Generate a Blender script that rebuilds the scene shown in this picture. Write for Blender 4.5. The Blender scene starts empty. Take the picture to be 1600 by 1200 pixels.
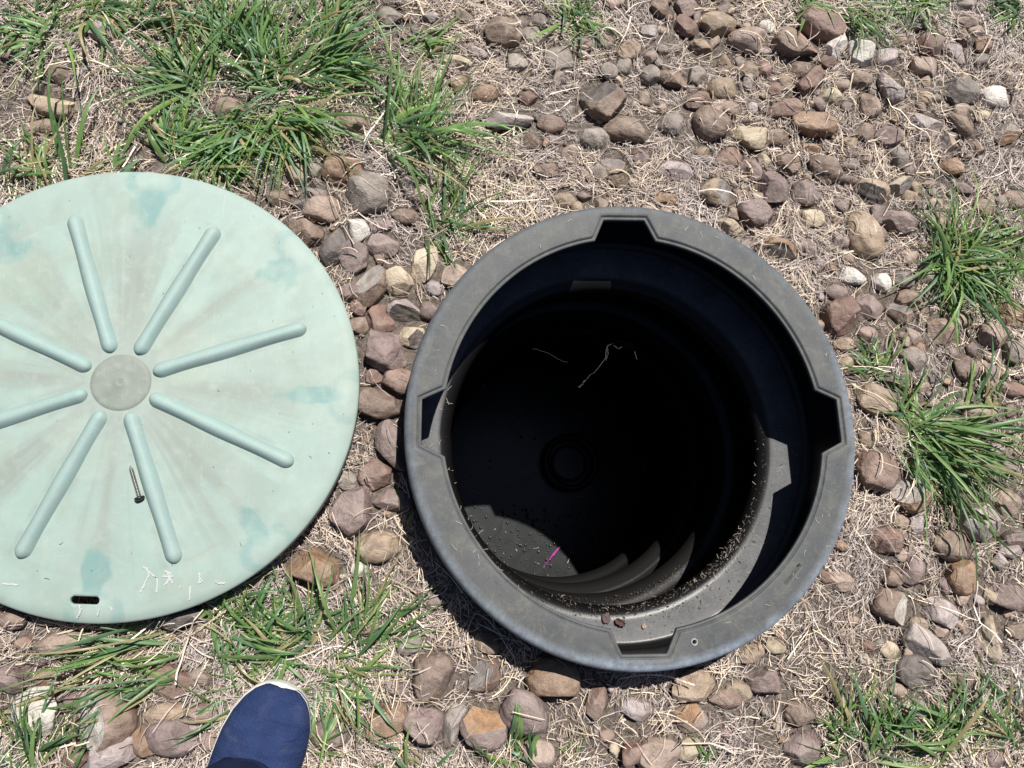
import bpy, bmesh, math, random
import numpy as np
from mathutils import Matrix, Vector, kdtree

random.seed(7)
RNG = np.random.default_rng(11)
scene = bpy.context.scene
COL = scene.collection

# ------------------------------------------------------------------ camera, sky, sun, exposure
RIM_Z = 0.085                    # top of the riser flange above the soil
CAM_H = 0.94                     # camera above the flange
CAM_Z = RIM_Z + CAM_H
FOC = 1180.0                     # focal length in px of the 1600 px photograph
TILT, ROLL = 0.2253, math.radians(33.69)
cam_d = bpy.data.cameras.new('camera')
cam = bpy.data.objects.new('camera', cam_d)
COL.objects.link(cam)
cam_d.sensor_width = 36.0
cam_d.lens = FOC / 1600.0 * 36.0
cam_d.clip_start = 0.02
cam_d.clip_end = 500.0
CROT = Matrix.Rotation(-ROLL, 3, 'Z') @ Matrix.Rotation(TILT, 3, 'X') @ Matrix.Rotation(ROLL, 3, 'Z')
cam.matrix_world = Matrix.Translation((0, 0, CAM_Z)) @ CROT.to_4x4()
scene.camera = cam

SUN_EL, SUN_AZ = math.radians(63.5), math.radians(68.0)     # azimuth counter-clockwise from +x
world = bpy.data.worlds.new('World')
scene.world = world
world.use_nodes = True
wn = world.node_tree
sky = wn.nodes.new('ShaderNodeTexSky')
sky.sky_type = 'NISHITA'
sky.sun_disc = False
sky.air_density = 0.6
sky.dust_density = 0.4
sky.sun_elevation = SUN_EL
sky.sun_rotation = math.radians(90) - SUN_AZ
bgn = wn.nodes['Background']
bgn.inputs['Strength'].default_value = 0.05
wn.links.new(sky.outputs[0], bgn.inputs[0])
sun_d = bpy.data.lights.new('sun', 'SUN')
sun_d.energy = 5.0
sun_d.angle = math.radians(0.53)
sun_d.color = (1.0, 0.965, 0.90)
sun = bpy.data.objects.new('sun', sun_d)
COL.objects.link(sun)
sdir = Vector((math.cos(SUN_EL) * math.cos(SUN_AZ), math.cos(SUN_EL) * math.sin(SUN_AZ), math.sin(SUN_EL)))
sun.rotation_euler = sdir.to_track_quat('Z', 'Y').to_euler()
sun.location = sdir * 5
scene.view_settings.view_transform = 'Standard'
scene.view_settings.look = 'None'
scene.view_settings.exposure = 0.53
scene.view_settings.gamma = 1.0
scene.render.engine = 'CYCLES'
scene.render.filter_size = 1.05
scene.cycles.max_bounces = 6
scene.cycles.transparent_max_bounces = 4


def at(px, py, z=0.0):
    """World point at height z seen at a photograph pixel."""
    d = CROT @ Vector(((px - 800.0) / FOC, -(py - 600.0) / FOC, -1.0))
    k = (z - CAM_Z) / d.z
    return Vector((d.x * k, d.y * k, z))


MPP = CAM_Z / FOC                # metres per photograph pixel on the ground


# ------------------------------------------------------------------ helpers
def link(name, data, parent=None, loc=None):
    o = bpy.data.objects.new(name, data)
    COL.objects.link(o)
    if parent is not None:
        o.parent = parent
    if loc is not None:
        o.location = loc
    return o


def tag(o, label=None, cat=None, group=None, kind=None):
    if label: o['label'] = label
    if cat: o['category'] = cat
    if group: o['group'] = group
    if kind: o['kind'] = kind
    return o


def mesh_np(name, V, F, mat=None, smooth=True, cols=None, mats=None, fmat=None):
    """V (n,3) array, F (m,3|4) int array or list of faces."""
    me = bpy.data.meshes.new(name)
    if isinstance(F, np.ndarray):
        k = F.shape[1]
        me.vertices.add(len(V)); me.vertices.foreach_set('co', np.ascontiguousarray(V, np.float32).ravel())
        me.loops.add(F.size); me.loops.foreach_set('vertex_index', np.ascontiguousarray(F, np.int32).ravel())
        me.polygons.add(len(F))
        me.polygons.foreach_set('loop_start', np.arange(0, F.size, k, dtype=np.int32))
        me.polygons.foreach_set('loop_total', np.full(len(F), k, np.int32))
        me.update(calc_edges=True)
    else:
        me.from_pydata([tuple(v) for v in V], [], F)
        me.update()
    me.polygons.foreach_set('use_smooth', np.full(len(me.polygons), smooth, bool))
    if cols is not None:
        a = me.color_attributes.new('tint', 'FLOAT_COLOR', 'POINT')
        c = np.ones((len(V), 4), np.float32); c[:, :cols.shape[1]] = cols
        a.data.foreach_set('color', c.ravel())
    for m in (mats or ([mat] if mat else [])):
        me.materials.append(m)
    if fmat is not None:
        me.polygons.foreach_set('material_index', np.ascontiguousarray(fmat, np.int32))
    me.update()
    return me


def vnoise(x, y, scale, seed):
    """smooth 2-D value noise in -1..1"""
    r = np.random.default_rng(seed).uniform(-1, 1, (256, 256))
    u, v = np.asarray(x) * scale + 1000.3, np.asarray(y) * scale + 1000.7
    i, j = np.floor(u).astype(int), np.floor(v).astype(int)
    fx, fy = u - i, v - j
    fx, fy = fx * fx * (3 - 2 * fx), fy * fy * (3 - 2 * fy)
    g = lambda a, b: r[a % 256, b % 256]
    return (g(i, j) * (1 - fx) + g(i + 1, j) * fx) * (1 - fy) + (g(i, j + 1) * (1 - fx) + g(i + 1, j + 1) * fx) * fy


def fbm(x, y, scale, seed, n=4):
    o, a = 0, 1.0
    for k in range(n):
        o = o + a * vnoise(x, y, scale * 2 ** k, seed + k)
        a *= 0.5
    return o


def sstep(a, b, x):
    t = np.clip((x - a) / (b - a), 0, 1)
    return t * t * (3 - 2 * t)


def grid_faces(nr, nc, closed=True):
    """quads between nr rows of nc vertices"""
    i, j = np.meshgrid(np.arange(nr - 1), np.arange(nc if closed else nc - 1), indexing='ij')
    i, j = i.ravel(), j.ravel()
    j2 = (j + 1) % nc
    return np.stack([i * nc + j, i * nc + j2, (i + 1) * nc + j2, (i + 1) * nc + j], 1)


def lathe(prof, n=128):
    """profile [(r, z)] to (V, F)"""
    p = np.array(prof, float)
    th = np.linspace(0, 2 * np.pi, n, endpoint=False)
    V = np.stack([p[:, None, 0] * np.cos(th), p[:, None, 0] * np.sin(th), np.repeat(p[:, 1:2], n, 1)], -1).reshape(-1, 3)
    return V, grid_faces(len(p), n)


def joinvf(parts):
    Vs, Fs, o = [], [], 0
    for V, F in parts:
        Vs.append(V); Fs.append(np.asarray(F) + o); o += len(V)
    return np.concatenate(Vs), np.concatenate(Fs)


def ribbons(P, W, S):
    """P (n,k,3) centre lines, W (n,k) half widths, S (n,3) or (n,k,3) side vectors -> (V, F)"""
    n, k = P.shape[:2]
    if S.ndim == 2: S = S[:, None, :]
    V = np.stack([P - S * W[..., None], P + S * W[..., None]], 2).reshape(-1, 3)
    b = (np.arange(n) * k * 2)[:, None] + (np.arange(k - 1) * 2)[None]
    b = b.ravel()
    return V, np.stack([b, b + 1, b + 3, b + 2], 1)


def boolean_cut(ob, cutters):
    for c in cutters:
        m = ob.modifiers.new('cut', 'BOOLEAN'); m.operation = 'DIFFERENCE'; m.object = c; m.solver = 'EXACT'
    dg = bpy.context.evaluated_depsgraph_get()
    new = bpy.data.meshes.new_from_object(ob.evaluated_get(dg))
    ob.modifiers.clear()
    # carry the weathering colours over to the vertices the cut made
    old = ob.data
    src = old.color_attributes['tint']
    kd = kdtree.KDTree(len(old.vertices))
    for v in old.vertices: kd.insert(v.co, v.index)
    kd.balance()
    buf = np.zeros(len(old.vertices) * 4, np.float32); src.data.foreach_get('color', buf); buf = buf.reshape(-1, 4)
    if 'tint' in new.color_attributes: new.color_attributes.remove(new.color_attributes['tint'])
    a = new.color_attributes.new('tint', 'FLOAT_COLOR', 'POINT')
    a.data.foreach_set('color', np.array([buf[kd.find(v.co)[1]] for v in new.vertices], np.float32).ravel())
    ob.data = new
    for c in cutters:
        bpy.data.objects.remove(c)


def prism(outline, z0, z1):
    n = len(outline)
    V = [(x, y, z0) for x, y in outline] + [(x, y, z1) for x, y in outline]
    F = [list(range(n))[::-1], list(range(n, 2 * n))] + [[i, (i + 1) % n, n + (i + 1) % n, n + i] for i in range(n)]
    return V, F


def stadium(cx, cy, half, r, ang, n=10):
    c, s = math.cos(ang), math.sin(ang)
    pts = []
    for e in (1, -1):
        for k in range(n + 1):
            a = -math.pi / 2 + math.pi * k / n
            x, y = e * (half + r * math.cos(a)), e * r * math.sin(a)
            pts.append((cx + x * c - y * s, cy + x * s + y * c))
    return pts


# ------------------------------------------------------------------ materials
class NT:
    def __init__(s, name):
        s.m = bpy.data.materials.new(name); s.m.use_nodes = True
        s.t = s.m.node_tree; s.b = s.t.nodes['Principled BSDF']
    def n(s, t, **kw):
        nd = s.t.nodes.new(t)
        for k, v in kw.items(): setattr(nd, k, v)
        return nd
    def l(s, a, b): s.t.links.new(a, b)
    def noise(s, scale, detail=4, rough=.6, vec=None, dist=0):
        nd = s.n('ShaderNodeTexNoise'); nd.inputs['Scale'].default_value = scale
        nd.inputs['Detail'].default_value = detail; nd.inputs['Roughness'].default_value = rough
        nd.inputs['Distortion'].default_value = dist
        if vec is not None: s.l(vec, nd.inputs['Vector'])
        return nd
    def ramp(s, src, stops):
        r = s.n('ShaderNodeValToRGB')
        e = r.color_ramp.elements
        while len(e) < len(stops): e.new(.5)
        for el, (p, c) in zip(e, stops):
            el.position = p; el.color = (c, c, c, 1) if not hasattr(c, '__len__') else (*c, 1)
        s.l(src, r.inputs[0]); return r.outputs[0]
    def mix(s, f, a, b, mode='MIX'):
        x = s.n('ShaderNodeMix', data_type='RGBA', blend_type=mode)
        for sock, v in ((x.inputs[0], f), (x.inputs[6], a), (x.inputs[7], b)):
            if isinstance(v, (int, float)): sock.default_value = v
            elif hasattr(v, '__len__'): sock.default_value = (*v, 1)
            else: s.l(v, sock)
        return x.outputs[2]
    def bump(s, h, strength=.3, dist=.001, prev=None):
        b = s.n('ShaderNodeBump'); b.inputs['Strength'].default_value = strength; b.inputs['Distance'].default_value = dist
        s.l(h, b.inputs['Height'])
        if prev is not None: s.l(prev, b.inputs['Normal'])
        s.l(b.outputs[0], s.b.inputs['Normal']); return b.outputs[0]
    def obj(s): return s.n('ShaderNodeTexCoord').outputs['Object']
    def attr(s, name='tint'): return s.n('ShaderNodeVertexColor', layer_name=name).outputs[0]
    def math(s, op, a, b=None, c=None):
        m = s.n('ShaderNodeMath', operation=op)
        for i, v in enumerate((a, b, c)):
            if v is None: continue
            if isinstance(v, (int, float)): m.inputs[i].default_value = v
            else: s.l(v, m.inputs[i])
        return m.outputs[0]
    def done(s, col=None, rough=None, spec=None):
        if col is not None:
            if hasattr(col, '__len__'): s.b.inputs['Base Color'].default_value = (*col, 1)
            else: s.l(col, s.b.inputs['Base Color'])
        if rough is not None:
            if isinstance(rough, (int, float)): s.b.inputs['Roughness'].default_value = rough
            else: s.l(rough, s.b.inputs['Roughness'])
        if spec is not None: s.b.inputs['Specular IOR Level'].default_value = spec
        return s.m


def m_soil():
    t = NT('soil'); v = t.obj()
    a = t.noise(7, 6, .6, v); b = t.noise(160, 5, .7, v); c = t.noise(700, 2, .5, v)
    col = t.mix(t.ramp(a.outputs[0], [(.35, 0), (.65, 1)]), (.080, .064, .055), (.132, .107, .091))
    col = t.mix(t.ramp(b.outputs[0], [(.4, 0), (.62, 1)]), col, (.20, .165, .138))
    col = t.mix(t.ramp(c.outputs[0], [(.3, 1), (.46, 0)]), col, (.035, .027, .024))
    t.bump(c.outputs[0], .6, .002, t.bump(b.outputs[0], .8, .006))
    return t.done(col, .95, .2)


def m_stone(name, frac=None):
    t = NT(name); v = t.obj()
    oi = t.n('ShaderNodeObjectInfo')
    off = t.n('ShaderNodeVectorMath', operation='ADD'); t.l(v, off.inputs[0])
    sc = t.n('ShaderNodeVectorMath', operation='SCALE'); t.l(oi.outputs['Random'], sc.inputs['Scale']); sc.inputs[0].default_value = (37, 53, 71)
    t.l(sc.outputs[0], off.inputs[1]); vv = off.outputs[0]
    a = t.noise(55, 5, .62, vv, .6); b = t.noise(420, 4, .7, vv); c = t.noise(22, 3, .5, vv, 1.0); d = t.noise(1100, 2, .6, vv)
    base = oi.outputs['Color'] if frac is None else t.attr() if frac == 'attr' else t.mix(0, frac, frac)
    dark = t.mix(1.0, base, (.55, .50, .47), 'MULTIPLY')
    lite = t.mix(.28, t.mix(1.0, base, (1.35, 1.33, 1.32), 'MULTIPLY'), (.50, .44, .40))
    col = t.mix(t.ramp(a.outputs[0], [(.36, 0), (.62, 1)]), dark, base)
    col = t.mix(t.ramp(c.outputs[0], [(.48, 0), (.72, .8)]), col, lite)
    col = t.mix(t.ramp(b.outputs[0], [(.30, .75), (.45, 0)]), col, dark)
    col = t.mix(t.ramp(b.outputs[0], [(.60, 0), (.78, .5)]), col, (.46, .41, .36))
    col = t.mix(t.ramp(d.outputs[0], [(.62, 0), (.72, .6)]), col, lite)
    g = t.n('ShaderNodeNewGeometry'); sx = t.n('ShaderNodeSeparateXYZ'); t.l(g.outputs['Normal'], sx.inputs[0])
    du = t.math('MULTIPLY', t.ramp(sx.outputs[2], [(.35, .15), (.95, 1)]), t.ramp(t.noise(75, 5, .7, vv, .5).outputs[0], [(.34, .12), (.66, .55)]))
    col = t.mix(du, col, t.mix(.36, col, (.50, .425, .375)))
    col = t.mix(t.math('MULTIPLY', du, .36), col, (.40, .335, .300))
    nb = t.bump(d.outputs[0], .5, .0014, t.bump(b.outputs[0], .6, .003, t.bump(a.outputs[0], .7, .007)))
    return t.done(col, t.ramp(a.outputs[0], [(.3, .55), (.7, .85)]) if frac is None else .45, .4)


def m_straw():
    t = NT('straw'); c = t.attr()
    t.b.inputs['Transmission Weight'].default_value = 0
    return t.done(c, .7, .3)


def m_grass():
    t = NT('grass_blade'); c = t.attr(); v = t.obj()
    n = t.noise(90, 3, .6, v)
    col = t.mix(t.ramp(n.outputs[0], [(.35, 0), (.65, 1)]), t.mix(1, c, (.78, .82, .8), 'MULTIPLY'), c)
    t.done(col, .42, .45)
    tr = t.n('ShaderNodeBsdfTranslucent'); t.l(t.mix(1, col, (1.2, 1.35, .55), 'MULTIPLY'), tr.inputs[0])
    mx = t.n('ShaderNodeMixShader'); mx.inputs[0].default_value = .30
    out = [x for x in t.t.nodes if x.type == 'OUTPUT_MATERIAL'][0]
    t.l(t.b.outputs[0], mx.inputs[1]); t.l(tr.outputs[0], mx.inputs[2]); t.l(mx.outputs[0], out.inputs[0])
    return t.m


def m_flange():
    t = NT('weathered_black_plastic'); v = t.obj(); w = t.attr()      # r channel: worn edge
    a = t.noise(14, 6, .65, v); b = t.noise(320, 4, .7, v); c = t.noise(45, 5, .7, v, .5)
    st = t.n('ShaderNodeMapping'); st.inputs['Scale'].default_value = (900, 14, 14); st.inputs['Rotation'].default_value = (0, 0, .5); t.l(v, st.inputs[0])
    s = t.noise(1, 3, .6, st.outputs[0])
    st2 = t.n('ShaderNodeMapping'); st2.inputs['Scale'].default_value = (700, 20, 20); st2.inputs['Rotation'].default_value = (0, 0, 2.1); t.l(v, st2.inputs[0])
    s2 = t.noise(1, 3, .6, st2.outputs[0])
    col = t.mix(t.ramp(a.outputs[0], [(.3, 0), (.7, 1)]), (.046, .050, .056), (.080, .083, .082))
    col = t.mix(t.ramp(c.outputs[0], [(.48, 0), (.70, .8)]), col, (.105, .104, .092))
    e = t.noise(28, 6, .75, v, 1.5)
    col = t.mix(t.ramp(e.outputs[0], [(.56, 0), (.68, .55)]), col, (.135, .128, .112))
    col = t.mix(t.ramp(e.outputs[0], [(.30, .6), (.42, 0)]), col, (.032, .035, .042))
    col = t.mix(t.ramp(b.outputs[0], [(.58, 0), (.75, .6)]), col, (.15, .148, .14))
    col = t.mix(t.ramp(b.outputs[0], [(.25, .6), (.40, 0)]), col, (.03, .03, .032))
    col = t.mix(t.ramp(s.outputs[0], [(.64, 0), (.74, .45)]), col, (.17, .17, .165))
    col = t.mix(t.ramp(s2.outputs[0], [(.65, 0), (.75, .45)]), col, (.17, .17, .165))
    sep = t.n('ShaderNodeSeparateColor'); t.l(w, sep.inputs[0])
    wr = t.math('MULTIPLY', sep.outputs[0], t.ramp(t.noise(110, 5, .75, v).outputs[0], [(.34, .35), (.66, 1)]))
    col = t.mix(wr, col, (.235, .275, .335))
    t.bump(b.outputs[0], .25, .0008)
    return t.done(col, .62, .35)


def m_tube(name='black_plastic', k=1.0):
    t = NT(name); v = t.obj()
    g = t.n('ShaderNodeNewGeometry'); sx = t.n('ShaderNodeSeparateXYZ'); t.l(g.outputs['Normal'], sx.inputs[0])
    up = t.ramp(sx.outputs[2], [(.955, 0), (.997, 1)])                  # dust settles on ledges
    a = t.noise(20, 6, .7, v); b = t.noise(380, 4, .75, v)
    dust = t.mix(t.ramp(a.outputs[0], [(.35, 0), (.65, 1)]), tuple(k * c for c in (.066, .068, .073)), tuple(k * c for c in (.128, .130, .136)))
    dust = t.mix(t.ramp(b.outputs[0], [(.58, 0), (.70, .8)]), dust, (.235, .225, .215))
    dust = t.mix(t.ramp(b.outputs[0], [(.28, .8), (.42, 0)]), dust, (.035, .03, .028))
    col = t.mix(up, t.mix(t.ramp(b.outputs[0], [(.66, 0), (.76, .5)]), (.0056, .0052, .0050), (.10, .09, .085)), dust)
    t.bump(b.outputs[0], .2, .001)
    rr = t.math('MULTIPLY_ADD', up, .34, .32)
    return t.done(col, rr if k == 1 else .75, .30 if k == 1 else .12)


def m_lid():
    t = NT('weathered_green_plastic'); v = t.obj(); c = t.attr()
    a = t.noise(26, 7, .7, v, .8); b = t.noise(260, 4, .7, v); d = t.noise(75, 5, .65, v)
    col = t.mix(t.ramp(a.outputs[0], [(.36, .22), (.62, 0)]), c, (.225, .255, .228))
    col = t.mix(t.ramp(d.outputs[0], [(.52, 0), (.75, .4)]), col, (.335, .395, .350))
    col = t.mix(t.ramp(b.outputs[0], [(.66, 0), (.78, .5)]), col, (.42, .465, .43))
    col = t.mix(t.ramp(b.outputs[0], [(.2, .55), (.36, 0)]), col, (.15, .175, .155))
    for sc, ro in (((1100, 9, 9), .35), ((900, 12, 12), 1.25), ((1000, 14, 14), 2.4)):
        st = t.n('ShaderNodeMapping'); st.inputs['Scale'].default_value = sc; st.inputs['Rotation'].default_value = (0, 0, ro); t.l(v, st.inputs[0])
        s = t.noise(1, 4, .6, st.outputs[0], .3)
        col = t.mix(t.ramp(s.outputs[0], [(.655, 0), (.74, .4)]), col, (.43, .49, .455))
    t.bump(b.outputs[0], .12, .0008, t.bump(a.outputs[0], .12, .003))
    return t.done(col, .6, .3)


def m_plain(name, col, rough=.6, spec=.4, var=.25, scale=120, bump=.2, metal=0):
    t = NT(name); v = t.obj(); a = t.noise(scale, 5, .65, v)
    k = 1 - var
    c = t.mix(t.ramp(a.outputs[0], [(.35, 0), (.65, 1)]), tuple(x * k for x in col), col)
    t.bump(a.outputs[0], bump, .001)
    t.b.inputs['Metallic'].default_value = metal
    return t.done(c, rough, spec)


def m_canvas():
    t = NT('navy_canvas'); v = t.obj()
    mp = t.n('ShaderNodeMapping'); mp.inputs['Rotation'].default_value = (0, 0, .78); t.l(v, mp.inputs[0])
    w1 = t.n('ShaderNodeTexWave'); w1.inputs['Scale'].default_value = 95; t.l(mp.outputs[0], w1.inputs[0])
    w2 = t.n('ShaderNodeTexWave', bands_direction='Y'); w2.inputs['Scale'].default_value = 95; t.l(mp.outputs[0], w2.inputs[0])
    h = t.math('MULTIPLY', w1.outputs['Fac'], w2.outputs['Fac'])
    a = t.noise(35, 5, .6, v); b = t.noise(900, 2, .6, v)
    col = t.mix(t.ramp(a.outputs[0], [(.3, 0), (.7, 1)]), (.011, .021, .066), (.019, .035, .100))
    col = t.mix(t.ramp(h, [(.3, 0), (1, .16)]), col, (.05, .08, .20))
    dm = t.noise(28, 6, .7, v, .8)
    col = t.mix(t.ramp(dm.outputs[0], [(.52, 0), (.72, .35)]), col, (.075, .080, .115))
    cm = t.n('ShaderNodeMapping'); cm.inputs['Scale'].default_value = (95, 22, 22); t.l(v, cm.inputs[0]); cr = t.noise(1, 3, .55, cm.outputs[0], 1.2)
    col = t.mix(t.ramp(b.outputs[0], [(.68, 0), (.76, .5)]), col, (.25, .27, .36))
    t.bump(h, .30, .0008, t.bump(cr.outputs[0], .55, .006, t.bump(a.outputs[0], .4, .004)))
    return t.done(col, .9, .2)


def m_water():
    t = NT('murky_water'); v = t.obj()
    a = t.noise(16, 6, .65, v, 1.2); b = t.noise(150, 4, .7, v)
    col = t.mix(t.ramp(a.outputs[0], [(.35, 0), (.7, 1)]), (.010, .0115, .0115), (.021, .0225, .022))
    col = t.mix(t.ramp(b.outputs[0], [(.6, 0), (.72, .6)]), col, (.06, .058, .054))
    t.bump(b.outputs[0], .1, .001)
    return t.done(col, .28, .4)


SOIL, STRAW, GRASS, FLANGE, TUBE, LID = m_soil(), m_straw(), m_grass(), m_flange(), m_tube(), m_lid()
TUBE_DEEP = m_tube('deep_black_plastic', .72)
STONE = m_stone('cobble_stone')
FRAC = {k: m_stone('stone_face_' + n, c) for k, n, c in (
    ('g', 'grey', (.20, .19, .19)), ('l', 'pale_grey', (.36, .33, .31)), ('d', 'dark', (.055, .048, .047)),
    ('w', 'white', (.62, .59, .55)), ('n', 'cream', (.50, .43, .28)), ('p', 'bluish', (.24, .23, .25)),
    ('b', 'brown', (.20, .12, .08)), ('o', 'orange', (.32, .17, .07)), ('k', 'pink', (.34, .22, .18)))}
ALB = {'B': (.215, .150, .112), 'R': (.195, .112, .086), 'P': (.195, .140, .134), 'T': (.350, .262, .180),
       'G': (.245, .215, .190), 'D': (.095, .083, .082), 'W': (.66, .63, .59), 'O': (.285, .170, .098),
       'K': (.340, .252, .205), 'L': (.390, .338, .338), 'N': (.500, .425, .305)}

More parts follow.
